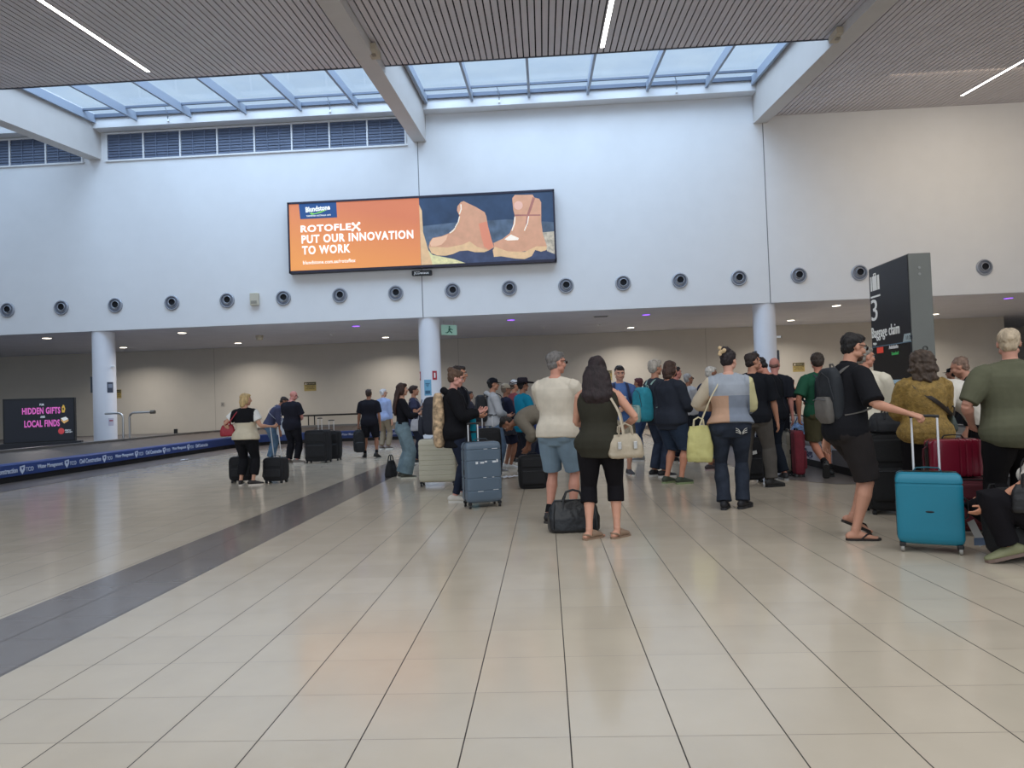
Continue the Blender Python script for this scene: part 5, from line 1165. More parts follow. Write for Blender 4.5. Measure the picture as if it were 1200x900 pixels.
def shoulder_bag(label, F, side, z, w, h, d, c, m=None, fwd=0.0, out=.06, name='handbag', strap_w=.010, yaw=90, cross=False, strapc=None, buckles=False, sh=None):
    """bag hanging at hip height beside the body, its strap over the shoulder"""
    s = F.s; sd = side; mm = m or mat('bagleather_' + key(c), c, .5, noise=.1, scale=12, bump=.3, bscale=24); sm = mat('bagleather_' + key(strapc), strapc, .5) if strapc else mm
    c0 = Vector((sd * (.20 * F.w + out), fwd, z)); Mx = F.M @ Matrix.Translation(c0 * s) @ Matrix.Rotation(R_(yaw), 4, 'Z'); t = thing(name, label, 'handbag', M=Mx)
    b = BM(); rows = [(0, .90, .8), (.12, 1.0, 1.0), (.5, .96, .95), (.8, .84, .6), (1, .70, .25)]
    loft(b, [(0, 0, u * h - h) for u, a, e in rows], [(w / 2 * a, d / 2 * e) for u, a, e in rows], 24, (1, 0, 0), 0, .1, 3.4); me, co = remeshed('bag_body', b, .008, 2, .006, 4, 34.); put('bag_body', me, mm, t)
    inv = Mx.inverted() @ F.M; shp = F.J['shR' if (sd if not cross else -sd) > 0 else 'shL']; k = (-1 if cross else 1) * sd; e = .03 + F.belly * .5; shx = F.sp(.5, 0, k * .105)
    for y, nm in ((-.13 - e, 0), (.13 + e, 1)):
        mid = F.sp(.27, y, (c0.x + shx.x) / 2 if cross else sd * .165 * F.w + sd * .01); top = F.sp(.43, y * .75, k * .115) ; tp = F.sp(.525, 0, k * .105)
        end = c0 + Vector((sd * -.01, (1 if y > 0 else -1) * w * .33, 0)); ribbon([inv @ (v * s) for v in (tp, top, mid, end)], strap_w, .004, sm, t, 'shoulder_strap', inv.to_3x3() @ Vector((1, 0, 0)), 5)
    for q in (-1, 1): b = BM(); loft(b, [(-w * .2, q * d * .2, -.01), (-w * .17, q * .03, .07), (0, q * .02, .10), (w * .17, q * .03, .07), (w * .2, q * d * .2, -.01)], [.008] * 5, 8, (0, 1, 0), 0, .4); build('carry_handle', b, sm, t, True)
    if buckles:
        for x in (-w * .22, w * .22):
            for q in (-1, 1): b = BM(); box(b, x - .018, x + .018, q * d * .5 - .008, q * d * .5 + .008, -h * .62, -h * .3, bev=.004); build('buckle', b, plain((200, 196, 190), .25, .9), t)
    return t

# ================================================================== THE TRAVELLERS
S1, S2, S3 = (196, 148, 124), (178, 128, 104), (150, 104, 82)
def yoke(ce): return np.where((np.abs(ce[:, 0]) > .235) & (ce[:, 2] > 1.08), 2, np.where(ce[:, 2] > 1.20, 0, 1))
def blocks(ce):
    r = np.where(ce[:, 2] > 1.24, 0, np.where(ce[:, 0] < -.01, 1, 2)); r = np.where((ce[:, 0] > .215) & (ce[:, 2] > 1.05), 3, r); return np.where((ce[:, 0] < -.215) & (ce[:, 2] > 1.05), 4, r)

# --- by the blue banded carousel
grip = Vector((at_px(319, 12.15, 1.02), 12.15, 1.03))
f1 = person('blonde woman in a black and cream top gripping the handle of a black trolley bag', 288, 12.0, 1.64, 8, True, 1.28, .05, armR={'world': grip, 'curl': 1.3}, armL={'w': (-.27, .02, .98)}, head=(4, 45),
    skin_c=S1, hair=('bob', (196, 168, 120)), top=dict(c=(24, 24, 28), c2=((205, 194, 172), (222, 220, 216)), fn=yoke, sl=.6, e=.016, hem=-.07), pants=dict(kind='straight', c=(24, 24, 28), end=1.72), shoes=('sneaker', (36, 30, 30), (205, 196, 186)), legs={'L': (-.13, .0, .085), 'R': (.13, 0, .085), 'yawL': -25, 'yawR': 55}, seed=1)
shoulder_bag('shiny red handbag on the shoulder of the blonde woman', f1, -1, 1.16, .26, .2, .12, (150, 28, 44), out=.10, fwd=-.04, yaw=20)
soft_case('small black trolley bag with side strap held by the blonde woman', (at_px(322, 12.25, .3), 12.3, 0), -8, .40, .22, .46, up=1.03, sep=.15, side_strap=True, lean=-.18)
soft_case('black trolley bag standing behind the legs of the blonde woman', (at_px(284, 12.55, .3), 12.55, 0), 4, .42, .22, .48, group=None)
f2 = person('person in a grey violet top and jeans bending forward beside the bald man', 316, 17.2, 1.76, 65, False, 1.0, lean=38, armR='down', armL='phone_low', head=(15, 0), skin_c=S3, hair=('short', (50, 42, 40)), top=dict(c=(70, 72, 96), sl=1.5, e=.016), pants=dict(kind='straight', c=(84, 108, 132), denim=True), shoes=('sneaker', (60, 60, 66)), seed=2)
shoulder_bag('white plastic carrier bag with blue print beside the bald man', f2, 1, 1.02, .2, .34, .1, (206, 212, 222), out=.0, fwd=.26, name='carrier_bag', strap_w=.008)
f3 = person('bald man in a black tee and black trousers looking at his phone', 342, 16.4, 1.79, 18, False, 1.18, .03, armR='phone_low', armL='phone_low', head=(28, 25), skin_c=(204, 140, 130), hair=('bald', (150, 120, 110)), top=dict(c=(34, 34, 44), sl=.8, e=.018, hem=-.13), pants=dict(kind='straight', c=(26, 26, 32)), shoes=('sneaker', (120, 112, 106), (200, 196, 190)), legs={'yawR': 60, 'yawL': -5}, extras=(('glasses', (20, 20, 22)),), seed=3)
soft_case('large black soft suitcase with raised handle beside the bald man', (-5.58, 16.45, 0), -4, .58, .34, .79, up=1.07, sep=.09)
tb = soft_case('second black suitcase just behind the large one by the bald man', (-5.45, 17.0, 0), 3, .5, .3, .74, up=1.0, sep=.12)
f4 = person('man in black tee and shorts swinging a black backpack by his side', 433, 17.5, 1.77, -4, False, 1.16, .0, armL={'w': (-.30, .06, .82), 'curl': 1.3}, armR={'w': (.27, .0, .84)}, skin_c=S3, hair=('short', (60, 48, 44)), top=dict(c=(30, 30, 38), sl=.85, e=.018, hem=-.12), pants=dict(kind='shorts', c=(26, 26, 32), name='shorts'), shoes=('sneaker', (26, 26, 28), (34, 34, 36), (30, 30, 32)), legs={'L': (-.15, .06, .085), 'R': (.17, -.06, .10), 'pitchR': 14, 'yawL': -20, 'yawR': 25}, extras=(('sunglasses_up', (20, 20, 22)),), seed=4)
hp_ = f4.hand('L'); backpack('black backpack hanging from the hand of the man in black shorts', M=Matrix.Translation(hp_ + Vector((0, 0.02, -.10))) @ Matrix.Rotation(R_(20), 4, 'Z'), w=.30, d=.2, h=.56)
f5 = person('white-haired man in a pale blue shirt and khaki trousers', 450, 20.6, 1.83, 22, False, 1.05, head=(0, 25), skin_c=S1, hair=('short', (200, 196, 196)), top=dict(c=(150, 164, 200), sl=1.85, e=.018, collar=True), pants=dict(kind='straight', c=(140, 128, 110)), shoes=('sneaker', (100, 90, 86)), seed=5, extras=(('glasses', (60, 50, 50)),))
f6 = person('woman with long brown hair, black top and wide pale jeans', 472, 12.4, 1.73, 72, True, .98, armR='phone', armL='phone', head=(2, 6), skin_c=S1, hair=('long', (58, 38, 32), .27, .092), top=dict(c=(24, 24, 30), sl=1.8, e=.013, hem=.04, flare=0), pants=dict(kind='wide', c=(112, 132, 142), denim=True, waist=.10, end=1.98), shoes=('sneaker', (70, 70, 62), (190, 188, 176)), seed=6, extras=(('phone', (30, 30, 34), 'R', 'mobile phone held up by the woman with long brown hair'),))
duffel('small black bag on the floor behind the woman in wide jeans', (at_px(458, 12.7, .2), 12.7, 0), 75, .26, .16, .30, mat('bagcloth_26_26_30', (26, 26, 30), .8), name='shopping_bag')
f7 = person('person with tied dark hair and dark patterned top beyond the woman in wide jeans', 486, 15.4, 1.76, 82, True, 1.0, armR='strap', armL='phone_low', skin_c=S2, hair=('pulled', (48, 34, 32)), top=dict(c=(52, 54, 76), sl=.7), pants=dict(kind='straight', c=(34, 38, 52)), shoes=('sneaker', (40, 40, 44), (220, 218, 214)), seed=7)
shoulder_bag('pale grey cloth bag at the waist of the person with tied dark hair', f7, 1, 1.0, .28, .26, .12, (170, 172, 182), out=.02, fwd=.05, name='cloth_bag')
# --- the pair with the grey suitcase
f8 = person('tall dark-haired man beyond the woman in the black hoodie, navy backpack on his back', 539, 10.2, 1.90, 86, False, 1.05, armR='phone_low', armL='phone_low', head=(4, -4), skin_c=S2, hair=('short', (44, 36, 34)), top=dict(c=(28, 30, 38), sl=1.8, e=.016), pants=dict(kind='straight', c=(34, 36, 44)), shoes=('sneaker', (120, 60, 60), (220, 200, 196)), seed=8, near=True)
backpack('big navy backpack on the tall man beyond the woman in the black hoodie', f8, w=.34, d=.27, h=.56, c=(28, 32, 46), drop=.12, off=.13)
f9 = person('woman in a black hoodie with pinned hair holding out her phone', 533, 9.3, 1.80, 78, True, 1.12, .02, armR={'w': (.15, .33, 1.17), 'hint': (.5, -.3, -1), 'curl': .9, 'palm': (-.3, .2, 1)}, armL='phone', head=(14, 4), skin_c=(206, 150, 136), hair=('bun', (92, 70, 56)), top=dict(c=(22, 22, 26), sl=1.85, e=.034, hem=-.22, hood=True, name='hoodie', fold=.006), pants=dict(kind='slim', c=(34, 40, 56), denim=True), shoes=('sneaker', (200, 194, 184), (206, 202, 194)), near=True, seed=9, legs={'L': (-.10, .10, .085), 'R': (.10, -.03, .085)})
FLOR = mat('floral_cloth', (176, 150, 120), .85, noise=.75, scale=16, bump=.2, bscale=50)
backpack('beige floral cloth backpack worn by the woman in the black hoodie', f9, w=.30, d=.15, h=.74, c=(176, 150, 120), m=FLOR, front=False, cloth=.03, straps=False, name='floral_backpack')
hard_case('large grooved blue grey hard suitcase with raised handle beside the woman in the hoodie', (at_px(564, 8.75, .4), 8.78, 0), 22, .46, .30, .835, (90, 106, 122), up=1.06, grooves=(.22, .38, .60, .74), sep=.13, rough=.4, hx=-.06, marks=[(-.10, .575, .03, .03), (-.03, .575, .05, .02), (.02, .585, .03, .018), (.13, .58, .05, .022), (.17, .59, .02, .035), (.0, .385, .04, .008), (.11, .385, .025, .008), (-.06, .215, .07, .006), (.14, .225, .07, .006), (.02, .745, .05, .005), (.14, .745, .07, .006)])
hard_case('cream ribbed hard suitcase behind the woman in the black hoodie', (-1.80, 11.15, 0), 0, .60, .30, .765, (196, 190, 170), grooves=(.18, .26, .34, .42, .50, .58, .66), rough=.45)
t = thing('rolled_mat', 'teal roll standing behind the raised handle of the grey suitcase', 'mat', (at_px(554, 10.6, .9), 10.6, 0)); b2 = BM(); cyl(b2, (0, 0, .54), .055, 1.08, n=28); build('mat_roll', b2, fabric((24, 132, 156)), t, True); b2 = BM(); cyl(b2, (0, 0, .88), .058, .03, n=28); build('strap_band', b2, plain((20, 40, 52)), t, True)
soft_case('black trolley bag with raised handle behind the grey suitcase', (at_px(571, 11.6, .5), 11.9, 0), 10, .42, .26, .88, up=1.1, sep=.18)
# --- travellers with caps
f10 = person('young man in a black cap and pale grey hoodie with a black backpack', 579, 12.9, 1.78, 75, False, 1.0, armR='belly', armL='phone_low', skin_c=S2, hair=('short', (24, 22, 24)), top=dict(c=(178, 180, 186), sl=1.9, e=.028, hem=-.10, hood=True, name='hoodie'), pants=dict(kind='straight', c=(92, 112, 138), denim=True), shoes=('sneaker', (120, 120, 124)), extras=(('cap', (24, 26, 34)),), seed=10)
backpack('black backpack on the young man in the pale grey hoodie', f10, w=.32, d=.20, h=.5, cloth=.035)
f11 = person('person in a beige cap, navy top and navy shorts among the capped travellers', 594, 13.5, 1.68, 70, False, 1.08, armR='phone_low', armL='belly', skin_c=S3, hair=('short', (110, 96, 84)), top=dict(c=(38, 42, 64), sl=1.5), pants=dict(kind='shorts', c=(32, 36, 54), name='shorts'), shoes=('sneaker', (200, 200, 200)), extras=(('cap', (160, 150, 134)), ('glasses', (40, 36, 36))), seed=11)
shoulder_bag('dark navy shoulder bag worn by the person in the beige cap', f11, 1, .98, .34, .26, .14, (34, 38, 54), out=.02, fwd=-.05, name='shoulder_bag')
f12 = person('person in a white cap and dusty red top behind the dark hat', 604, 14.7, 1.78, 66, False, 1.02, skin_c=S2, hair=('short', (70, 56, 50)), top=dict(c=(128, 66, 74), sl=.8), pants=dict(kind='straight', c=(30, 30, 38)), extras=(('cap', (196, 196, 200)),), seed=12)
f13 = person('person in a wide dark hat and a bright teal shirt', 614, 12.5, 1.73, 62, False, 1.08, .02, armR='belly', armL='belly', skin_c=S3, hair=('short', (40, 34, 34)), top=dict(c=(22, 124, 156), sl=1.3, e=.026, hem=-.16), pants=dict(kind='straight', c=(40, 44, 56)), extras=(('hat', (44, 40, 48)),), seed=13)
f13b = person('dark-haired traveller far behind the outstretched hand of the woman in the hoodie', 551, 17.5, 1.62, 80, True, 1.0, skin_c=S3, hair=('short', (34, 28, 28)), top=dict(c=(50, 50, 60), sl=1.2), pants=dict(c=(40, 44, 56)), seed=14)
f14 = person('person in a khaki grey top doubled over a black bag, head down', 634, 10.9, 1.84, -84, False, 1.08, lean=118, hip=(0, -.10, .96), armR={'world': (at_px(620, 10.8, .5), 11.0, .60), 'curl': .9}, armL={'world': (at_px(618, 11.0, .5), 10.7, .60), 'curl': .9}, head=(10, 0), skin_c=S3, hair=('short', (40, 34, 32)), top=dict(c=(120, 112, 100), sl=1.2, e=.034, hem=-.10, flare=.05), pants=dict(kind='straight', c=(28, 32, 52)), shoes=('sneaker', (22, 22, 26), (26, 26, 28)), legs={'L': (-.12, .08, .085), 'R': (.12, -.10, .085)}, seed=15)
F14 = f14
soft_case('bulging black cabin bag on the tiles in front of the person doubled over', (at_px(624, 10.6, .3), 10.5, 0), 5, .42, .30, .50, (20, 20, 24), wheels=False, name='cabin_bag', cat='bag')
# --- the couple in the middle
f15 = person('grey-haired man in a cream tee and blue shorts with folded arms', 654, 7.5, 1.87, 26, False, 1.14, .045, armR={'w': (-.02, .235, 1.16), 'hint': (1, -.2, -.2), 'palm': (0, -1, 0)}, armL={'w': (.06, .20, 1.19), 'hint': (-1, -.2, -.2), 'palm': (0, -1, 0)}, head=(2, 30), skin_c=(196, 140, 120), hair=('short', (112, 108, 106)), top=dict(c=(206, 196, 180), sl=.82, e=.016, hem=-.07, fold=.006, name='tee_shirt'), pants=dict(kind='shorts', c=(118, 138, 154), name='shorts', e=.010, waist=.05), shoes=('sneaker', (30, 28, 30), (60, 56, 54), (24, 24, 26)), near=True, extras=(('sunglasses', (16, 16, 18)),), legs={'L': (-.12, -.02, .085), 'R': (.12, .02, .085), 'yawL': -4, 'yawR': 24}, seed=16)
f16 = person('woman with long dark hair, sleeveless olive top, black cropped trousers and sandals', 703, 6.6, 1.74, 8, True, 1.12, .02, armR={'w': (.20, .15, 1.03), 'hint': (1, -.6, -.2), 'palm': (-1, 0, 0)}, armL='belly', head=(2, 6), skin_c=(206, 152, 128), hair=('long', (40, 28, 30), .13, .135), top=dict(c=(54, 52, 44), sl=0, e=.028, hem=-.15, flare=.03, neck=.50, name='sleeveless_top', fold=.007, fk=15.), pants=dict(kind='capri', c=(24, 22, 26)), shoes=('sandal', (142, 118, 98)), near=True, legs={'L': (-.13, -.04, .085), 'R': (.13, .03, .085), 'yawL': 38, 'yawR': 34}, seed=17)
shoulder_bag('pale cream leather handbag with buckles on the woman in the olive top', f16, 1, 1.0, .34, .22, .14, (178, 164, 142), fwd=-.10, out=.02, yaw=18, buckles=True, strap_w=.011, cross=False)
duffel('black leather duffel bag on the tiles between the couple', (at_px(672, 7.0, .2), 7.02, 0), 4, .52, .26, .31, LEATH)
# --- behind the couple
f17 = person('dark-haired woman half hidden between the couple, farther back', 667, 15.6, 1.66, 40, True, 1.0, skin_c=S3, hair=('long', (52, 40, 38), .3), top=dict(c=(40, 40, 48), sl=1.5), pants=dict(c=(30, 30, 36)), seed=18)
f18 = person('young man in a bright blue tee facing this way with navy backpack straps', 728, 11.8, 1.88, 178, False, 1.0, armL='belly', armR='strap', head=(14, 0), skin_c=(206, 156, 134), hair=('short', (30, 26, 28)), top=dict(c=(84, 112, 166), sl=.8, e=.018, print=[(-.05, .0, .03), (.0, .012, .04), (.045, -.004, .034)]), pants=dict(kind='shorts', c=(168, 158, 140), name='shorts'), shoes=('sneaker', (60, 60, 66)), near=True, seed=19)
backpack('navy backpack on the young man in the bright blue tee', f18, c=(28, 36, 70), w=.32)
f19 = person('woman with short auburn hair just beyond the turquoise patterned backpack', 750, 14.4, 1.72, -48, True, 1.02, armR='strap', skin_c=S3, hair=('short', (84, 40, 44)), top=dict(c=(74, 66, 84), sl=1.7), pants=dict(kind='straight', c=(58, 76, 112), denim=True), shoes=('sneaker', (110, 110, 110), (190, 190, 190)), legs={'L': (-.12, -.05, .085), 'R': (.10, .08, .085)}, seed=20)
f20 = person('person with shaggy grey hair just behind the one in navy shorts', 770, 11.45, 1.93, 66, False, 1.05, skin_c=S2, hair=('mop', (168, 160, 150)), top=dict(c=(56, 60, 70), sl=1.8, e=.018), pants=dict(kind='straight', c=(54, 62, 80), denim=True), shoes=('sneaker', (30, 30, 34)), seed=21)
backpack('turquoise and pale green patterned backpack worn by the shaggy grey-haired person', f20, c=(40, 140, 160), c2=(150, 178, 170), w=.36, d=.25, h=.56, drop=.10)
f21 = person('person with collar-length brown hair, navy jacket and navy shorts', 787, 10.5, 1.86, 58, False, 1.2, .02, armR='phone_low', armL='phone_low', head=(6, -8), skin_c=(192, 134, 108), hair=('bob', (70, 50, 42)), top=dict(c=(44, 48, 58), sl=1.9, e=.034, hem=-.16, name='jacket', fold=.006), pants=dict(kind='long_shorts', c=(44, 56, 74), name='shorts', e=.016), shoes=('sneaker', (58, 66, 54), (128, 142, 104)), near=True, legs={'L': (-.12, -.02, .085), 'R': (.10, .05, .085)}, seed=22)
f22 = person('dark-haired man in a navy top with a pink collar', 794, 13.7, 1.90, 68, False, 1.05, armR='belly', armL='belly', skin_c=(196, 130, 118), hair=('short', (36, 32, 36)), top=dict(c=(38, 44, 70), sl=1.6), pants=dict(c=(30, 34, 46)), shoes=('sneaker', (40, 40, 44)), seed=23)
f23 = person('balding grey-haired man in glasses and a pale grey tee with a dark strap', 808, 15.2, 1.80, 66, False, 1.15, .05, armR='belly', armL='belly', skin_c=S3, hair=('receding', (150, 148, 148)), top=dict(c=(168, 168, 172), sl=.9, e=.018), pants=dict(kind='straight', c=(30, 34, 44)), shoes=('sneaker', (110, 104, 96)), extras=(('glasses', (30, 26, 26)),), seed=24)
shoulder_bag('small tan pouch on a dark strap worn by the man in glasses', f23, 1, 1.06, .2, .18, .08, (150, 128, 104), out=-.06, fwd=.15, name='waist_pouch', cross=True, strapc=(40, 40, 44))
f24 = person('white-haired person in a navy jacket beside the yellow bag', 834, 12.2, 1.82, 60, False, 1.1, armR='belly', armL='belly', head=(10, 10), skin_c=S3, hair=('short', (200, 194, 186)), top=dict(c=(40, 50, 76), sl=1.9, e=.028, name='jacket', collar=True), pants=dict(kind='straight', c=(62, 78, 104), denim=True, end=1.7), shoes=('sneaker', (72, 62, 66), (180, 160, 160)), legs={'L': (-.14, .14, .085), 'R': (.02, -.10, .085)}, seed=25)
# --- the group at the carousel corner
f25 = person('woman in a colour-block jumper and dark jeans with a flower clip in her hair', 856, 8.1, 1.85, 12, True, 1.18, .01, armR='belly', armL={'w': (-.13, .2, 1.12), 'hint': (-1, -.3, -.3)}, head=(10, 28), skin_c=(206, 156, 136), hair=('bun', (44, 36, 38)), top=dict(c=(158, 164, 174), c2=((188, 152, 128), (126, 134, 148), (206, 198, 152), (198, 184, 162)), fn=blocks, sl=1.88, e=.030, hem=-.01, name='jumper', fold=.007), pants=dict(kind='boot', c=(46, 52, 64), denim=True, end=2.0, e=.010), shoes=('sneaker', (28, 28, 34), (40, 40, 44)), near=True, extras=(('clip', (204, 176, 136)),), legs={'L': (-.10, -.04, .085), 'R': (.10, .03, .085), 'yawL': 8, 'yawR': 28}, seed=26)
t_ = f25.trousers
b2 = BM()
for q in (-1, 1):
    for k_ in range(3): tube(b2, [Vector((.105 + q * .008, -.185, .84 - k_ * .008)), Vector((.105 + q * .03, -.183, .875 - k_ * .018)), Vector((.105 + q * .058, -.174, .89 - k_ * .022))], .0035, 6)
for v in b2.verts: v.co *= f25.s
build('pocket_embroidery', b2, plain((190, 188, 180), .6), t_, True)
shoulder_bag('pale yellow cloth tote hanging from the shoulder of the woman in the jumper', f25, -1, .92, .30, .42, .14, (204, 196, 118), m=mat('yellow_tote', (196, 190, 124), .7, noise=.08, scale=6, bump=.4, bscale=14), out=.10, fwd=-.06, name='tote_bag', yaw=6, strap_w=.007, strapc=(206, 194, 160))
f26 = person('man in a black tee and grey trousers in front of the bent-headed man', 884, 9.8, 1.90, 30, False, 1.08, armR={'w': (.27, .10, .82)}, armL='belly', head=(4, 42), skin_c=S2, hair=('short', (48, 38, 36)), top=dict(c=(24, 26, 32), sl=.9, e=.024, hem=-.09, fold=.006), pants=dict(kind='straight', c=(84, 80, 76), e=.010), shoes=('boot', (30, 28, 28), (24, 24, 24)), near=True, legs={'L': (-.16, -.06, .085), 'R': (.16, .12, .085), 'yawR': 38, 'yawL': -10}, seed=27)
f27 = person('man in a black tee and black jeans bowing his head towards his neighbour', 906, 10.55, 1.90, -38, False, 1.12, armR={'w': (.10, .26, 1.10), 'hint': (1, -.3, -.6)}, armL='belly', head=(30, -22), skin_c=(196, 134, 114), hair=('short', (34, 28, 30)), top=dict(c=(22, 24, 30), sl=.85, e=.020, hem=-.09), pants=dict(kind='straight', c=(26, 32, 42)), shoes=('sneaker', (44, 44, 48), (150, 150, 150)), near=True, legs={'L': (-.10, .06, .085), 'R': (.12, -.06, .085), 'yawL': 60, 'yawR': 40}, lean=10, seed=28)
f28 = person('shaven-headed man right behind the bent-headed man in black', 908, 12.0, 1.93, 30, False, 1.1, skin_c=(196, 134, 122), hair=('bald', (120, 90, 80), 1), top=dict(c=(34, 36, 44), sl=.9), pants=dict(c=(30, 32, 40)), seed=29, lx=4)
soft_case('black wheeled case with a white tag behind the man in grey trousers', (at_px(879, 10.45, .4), 10.45, 0), -6, .36, .26, .66, (22, 22, 26), up=.8)
t = thing('luggage_tag', 'white paper luggage tag on the black case behind the man in grey trousers', 'tag', (at_px(880, 10.25, .5), 10.268, .44), 0); b2 = BM(); box(b2, -.09, .09, -.004, .0, -.025, .025)
for v in b2.verts: v.co = Matrix.Rotation(R_(-12), 4, 'Y') @ v.co
build('tag_sheet', b2, plain((210, 208, 204)), t); b2 = BM(); box(b2, -.07, .03, -.006, -.003, -.008, .002); build('tag_print', b2, plain((110, 110, 110)), t)
soft_case('dark red upright suitcase seen edge on beside the man in black jeans', (at_px(935, 10.9, .4), 10.95, 0), 82, .42, .16, .72, (112, 30, 44), ribc=(90, 26, 38))
hard_case('dull cream suitcase standing next to the dark red one', (at_px(925, 11.1, .4), 11.15, 0), 82, .40, .12, .70, (140, 134, 120), grooves=(.3, .5))
f29 = person('person in a dark strappy top waiting beyond the end of the white banded carousel', 929, 24.2, 1.73, 175, True, 1.1, armR='belly', armL='belly', skin_c=(190, 136, 122), hair=('pulled', (60, 44, 42)), top=dict(c=(26, 26, 32), sl=0, neck=.44), pants=dict(c=(30, 32, 40)), seed=30)
f30 = person('person in a green tee and khaki shorts kicking up one heel by the carousel', 961, 10.7, 1.90, -6, False, 1.12, armL={'w': (-.28, .04, .88)}, armR='belly', head=(4, 18), skin_c=(186, 124, 100), hair=('mop', (58, 48, 42)), top=dict(c=(38, 84, 64), sl=.85, e=.018), pants=dict(kind='shorts', c=(78, 74, 54), name='shorts', e=.016), shoes=('sneaker', (28, 30, 32), (60, 60, 60), (26, 26, 28)), near=True, legs={'L': (-.05, -.20, .20), 'R': (.14, .06, .085), 'pitchL': 48, 'yawL': 25, 'kL': (0, 1, .1)}, seed=31)
backpack('dark teal backpack on the person in the green tee', f30, c=(24, 34, 42), c2=(44, 52, 62), w=.34, d=.2, h=.52)
duffel('blue and white patterned bag riding on the white banded carousel', (at_px(936, 12.6, .7), 12.6, .52), 70, .5, .3, .24, mat('blue_pattern', (96, 124, 164), .6, noise=.8, scale=16), name='patterned_bag')
# --- the man in flip-flops
tc = (3.06, 5.74, 0)
TG = Vector((at_px(1078, 5.86, 1.09), 5.86, 1.10))
f31 = person('man in sunglasses, black polo, dark shorts and flip-flops reaching for the teal suitcase', 992, 6.35, 1.86, 80, False, 1.08, .01, lean=8, armR={'world': TG + Vector((-.085, .0, .02)), 'curl': 1.25, 'palm': (-.3, .1, -1), 'hint': (.3, -.4, -.8)}, armL='back', head=(10, 0), skin_c=(192, 140, 116), hair=('short', (28, 24, 24)), top=dict(c=(26, 26, 30), sl=.95, e=.022, hem=-.10, name='polo_shirt', collar=True, fold=.006), pants=dict(kind='long_shorts', c=(42, 38, 38), name='shorts', e=.012, end=.99), shoes=('thong', (40, 32, 30), (34, 26, 26)), near=True, extras=(('sunglasses', (14, 14, 16)), ('beard', (84, 60, 50))), legs={'R': (.10, -.02, .085), 'L': (-.10, .10, .165), 'pitchL': 24, 'yawR': 14, 'yawL': 4, 'kL': (0, 1, .2)}, seed=32)
backpack('slim black and grey backpack on the man in flip-flops', f31, c=(30, 34, 40), c2=(96, 92, 88), w=.28, d=.13, h=.48, tilt=-12, off=.0)
hard_case('teal hard suitcase with raised handle held by the man in flip-flops', (at_px(1087, 5.80, .35), 5.78, 0), -26, .47, .26, .645, (22, 120, 144), up=1.09, grooves=(.555,), sep=.185, logo=.52, wc=(150, 146, 140), rough=.4)
f32 = person('grey-haired man in a white tee and blue shorts just behind the man in flip-flops', 1016, 8.0, 1.82, 40, False, 1.1, .02, armR='belly', armL='belly', head=(2, 40), skin_c=(190, 134, 112), hair=('short', (130, 124, 116)), top=dict(c=(214, 206, 188), sl=.9, e=.018, name='tee_shirt'), pants=dict(kind='long_shorts', c=(50, 70, 94), name='shorts', denim=True), shoes=('sneaker', (40, 40, 40)), near=True, seed=33)
soft_case('tall black suitcase behind the teal suitcase, beside the man in the white tee', (at_px(1047, 7.5, .5), 7.55, 0), -12, .52, .32, .86, (20, 20, 22), name='soft_suitcase')
duffel('black bag with blue tags lying on top of the tall black suitcase', (at_px(1047, 7.5, .9), 7.52, .865), -8, .46, .26, .20, mat('packcloth_26_28_34', (26, 28, 34), .75), name='cabin_bag')
f33 = person('woman with curly grey brown hair in a mustard jacket with a dark cross strap', 1084, 7.0, 1.70, 6, True, 1.2, .02, armR='belly', armL='belly', head=(6, 8), skin_c=S2, hair=('curly', (74, 60, 50)), top=dict(c=(138, 110, 52), sl=1.9, e=.034, hem=-.12, name='jacket', fold=.007, fk=22., m=mat('mustard_jacket', (140, 112, 54), .7, noise=.3, scale=30, bump=.5, bscale=45)), pants=dict(kind='straight', c=(22, 20, 24)), shoes=('sneaker', (30, 30, 32)), near=True, seed=34)
shoulder_bag('small dark bag on the cross strap of the woman in the mustard jacket', f33, 1, 1.08, .22, .16, .08, (60, 70, 66), out=.0, fwd=.0, cross=True, strapc=(46, 38, 32), strap_w=.02, name='shoulder_bag')
# --- at the near end of the carousel
f34 = person('dark-haired man in a white tee bending forward over the luggage', 1157, 7.35, 1.84, -62, False, 1.15, .03, lean=66, armR={'w': (.12, .55, .86), 'hint': (.6, -.3, -.3)}, armL={'w': (-.15, .55, .84), 'hint': (-.6, -.3, -.3)}, head=(-8, 0), skin_c=(176, 124, 100), hair=('short', (40, 30, 28)), top=dict(c=(212, 206, 196), sl=.9, e=.02, name='tee_shirt'), pants=dict(kind='straight', c=(24, 22, 24)), near=True, seed=35, extras=(('beard', (60, 44, 38)),))
f35 = person('balding person in black leaning in behind the bending man in the white tee', 1156, 8.3, 1.72, -50, False, 1.15, lean=24, head=(10, 0), skin_c=(180, 130, 108), hair=('receding', (120, 96, 82)), top=dict(c=(22, 22, 24), sl=1.8, e=.02), pants=dict(c=(26, 26, 28)), seed=36)
f37 = person('far traveller in a black cap on the other side of the carousel', 1117, 15.2, 1.70, -40, False, 1.0, skin_c=S3, hair=('short', (20, 18, 18)), top=dict(c=(40, 40, 44), sl=1), pants=dict(c=(30, 30, 34)), extras=(('cap', (16, 16, 18)),), seed=37)
f38 = person('far fair-haired traveller beside the one in a black cap', 1129, 16.3, 1.70, -60, True, 1.0, skin_c=S2, hair=('bob', (176, 150, 96)), top=dict(c=(60, 56, 50), sl=1), pants=dict(c=(30, 30, 34)), seed=38)
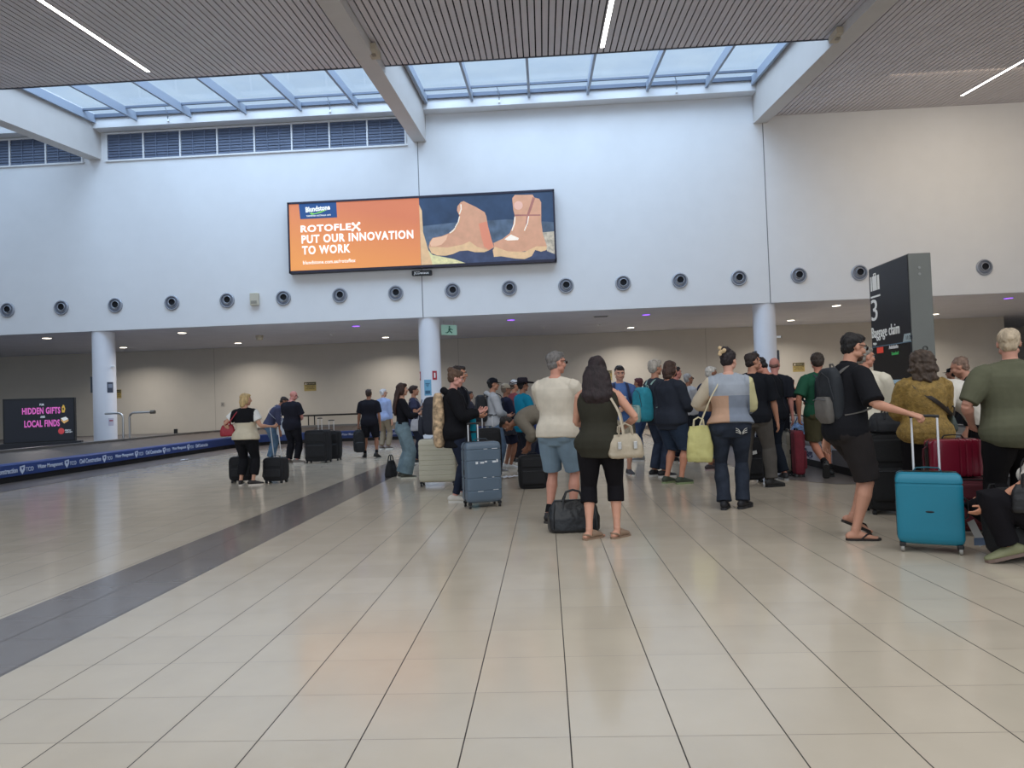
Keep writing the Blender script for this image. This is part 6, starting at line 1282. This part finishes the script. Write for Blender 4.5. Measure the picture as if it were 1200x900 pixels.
f36 = person('white-haired man in an olive shirt and black trousers standing with his back turned', 1188, 5.9, 1.80, 4, False, 1.24, .03, armL={'w': (-.24, .14, .98)}, armR='belly', head=(4, 25), skin_c=(192, 140, 120), hair=('short', (178, 160, 136)), top=dict(c=(92, 92, 74), sl=.9, e=.026, hem=-.13, collar=True, name='shirt', fold=.007, cuff=.075), pants=dict(kind='straight', c=(22, 20, 22)), shoes=('sneaker', (30, 28, 28)), near=True, seed=39)
f39 = person('crouching woman in a white tank top and black trousers at the edge of the group', 1197, 5.40, 1.68, -66, True, 1.05, lean=-8, hip=(0, -.10, .34), armR='belly', armL={'w': (-.20, .30, .42), 'hint': (-1, -.5, 0)}, head=(10, 0), skin_c=(196, 138, 110), hair=('long', (60, 40, 34), .3), top=dict(c=(206, 198, 188), sl=0, e=.014, neck=.44, hem=-.06, name='tank_top'), pants=dict(kind='straight', c=(22, 20, 24)), shoes=('sneaker', (130, 130, 96), (120, 100, 90)), near=True, legs={'L': (-.16, .14, .13), 'R': (.14, .00, .13), 'pitchL': 15, 'pitchR': 25, 'kL': (-.3, 1, .6), 'kR': (.3, 1, .5)}, seed=40)
shoulder_bag('black bag on a black strap worn by the crouching woman', f39, -1, .62, .26, .2, .1, (24, 22, 24), out=.04, fwd=.0, cross=True, name='shoulder_bag')
soft_case('red and black holdall standing under the shiny red case', (at_px(1134, 6.35, .3), 6.45, 0), -14, .46, .30, .50, (84, 24, 34), ribc=(20, 20, 22), name='holdall', cat='bag')
rc = hard_case('shiny dark red hard case lying on top of the holdall', (0, 0, 0), 0, .34, .24, .50, (120, 26, 46), grooves=(.12, .17, .22, .27), ribs=0, rough=.22)
rc.matrix_world = Matrix.Translation((at_px(1160, 6.4, .65), 6.42, .685)) @ Matrix.Rotation(R_(-10), 4, 'Z') @ Matrix.Rotation(R_(-90), 4, 'Y')
backpack('large black backpack slumped in front of the olive shirted man', M=Matrix.Translation((at_px(1157, 5.7, .4), 5.66, .47)) @ Matrix.Rotation(R_(14), 4, 'Z') @ Matrix.Rotation(R_(-8), 4, 'X'), w=.36, d=.24, h=.50, c=(18, 18, 20))
t = thing('luggage_tag', 'white and blue airline tag dangling by the black backpack', 'tag', (at_px(1135, 5.9, .3), 5.80, .12), 0); b2 = BM(); box(b2, -.03, .03, -.003, .0, -.10, .12)
for v in b2.verts: v.co = Matrix.Rotation(R_(-24), 4, 'Y') @ v.co
build('tag_sheet', b2, plain((214, 212, 210)), t); b2 = BM(); box(b2, -.03, .06, -.005, -.002, -.09, -.03); build('tag_print', b2, plain((110, 130, 160)), t)
bpy.context.view_layer.update()
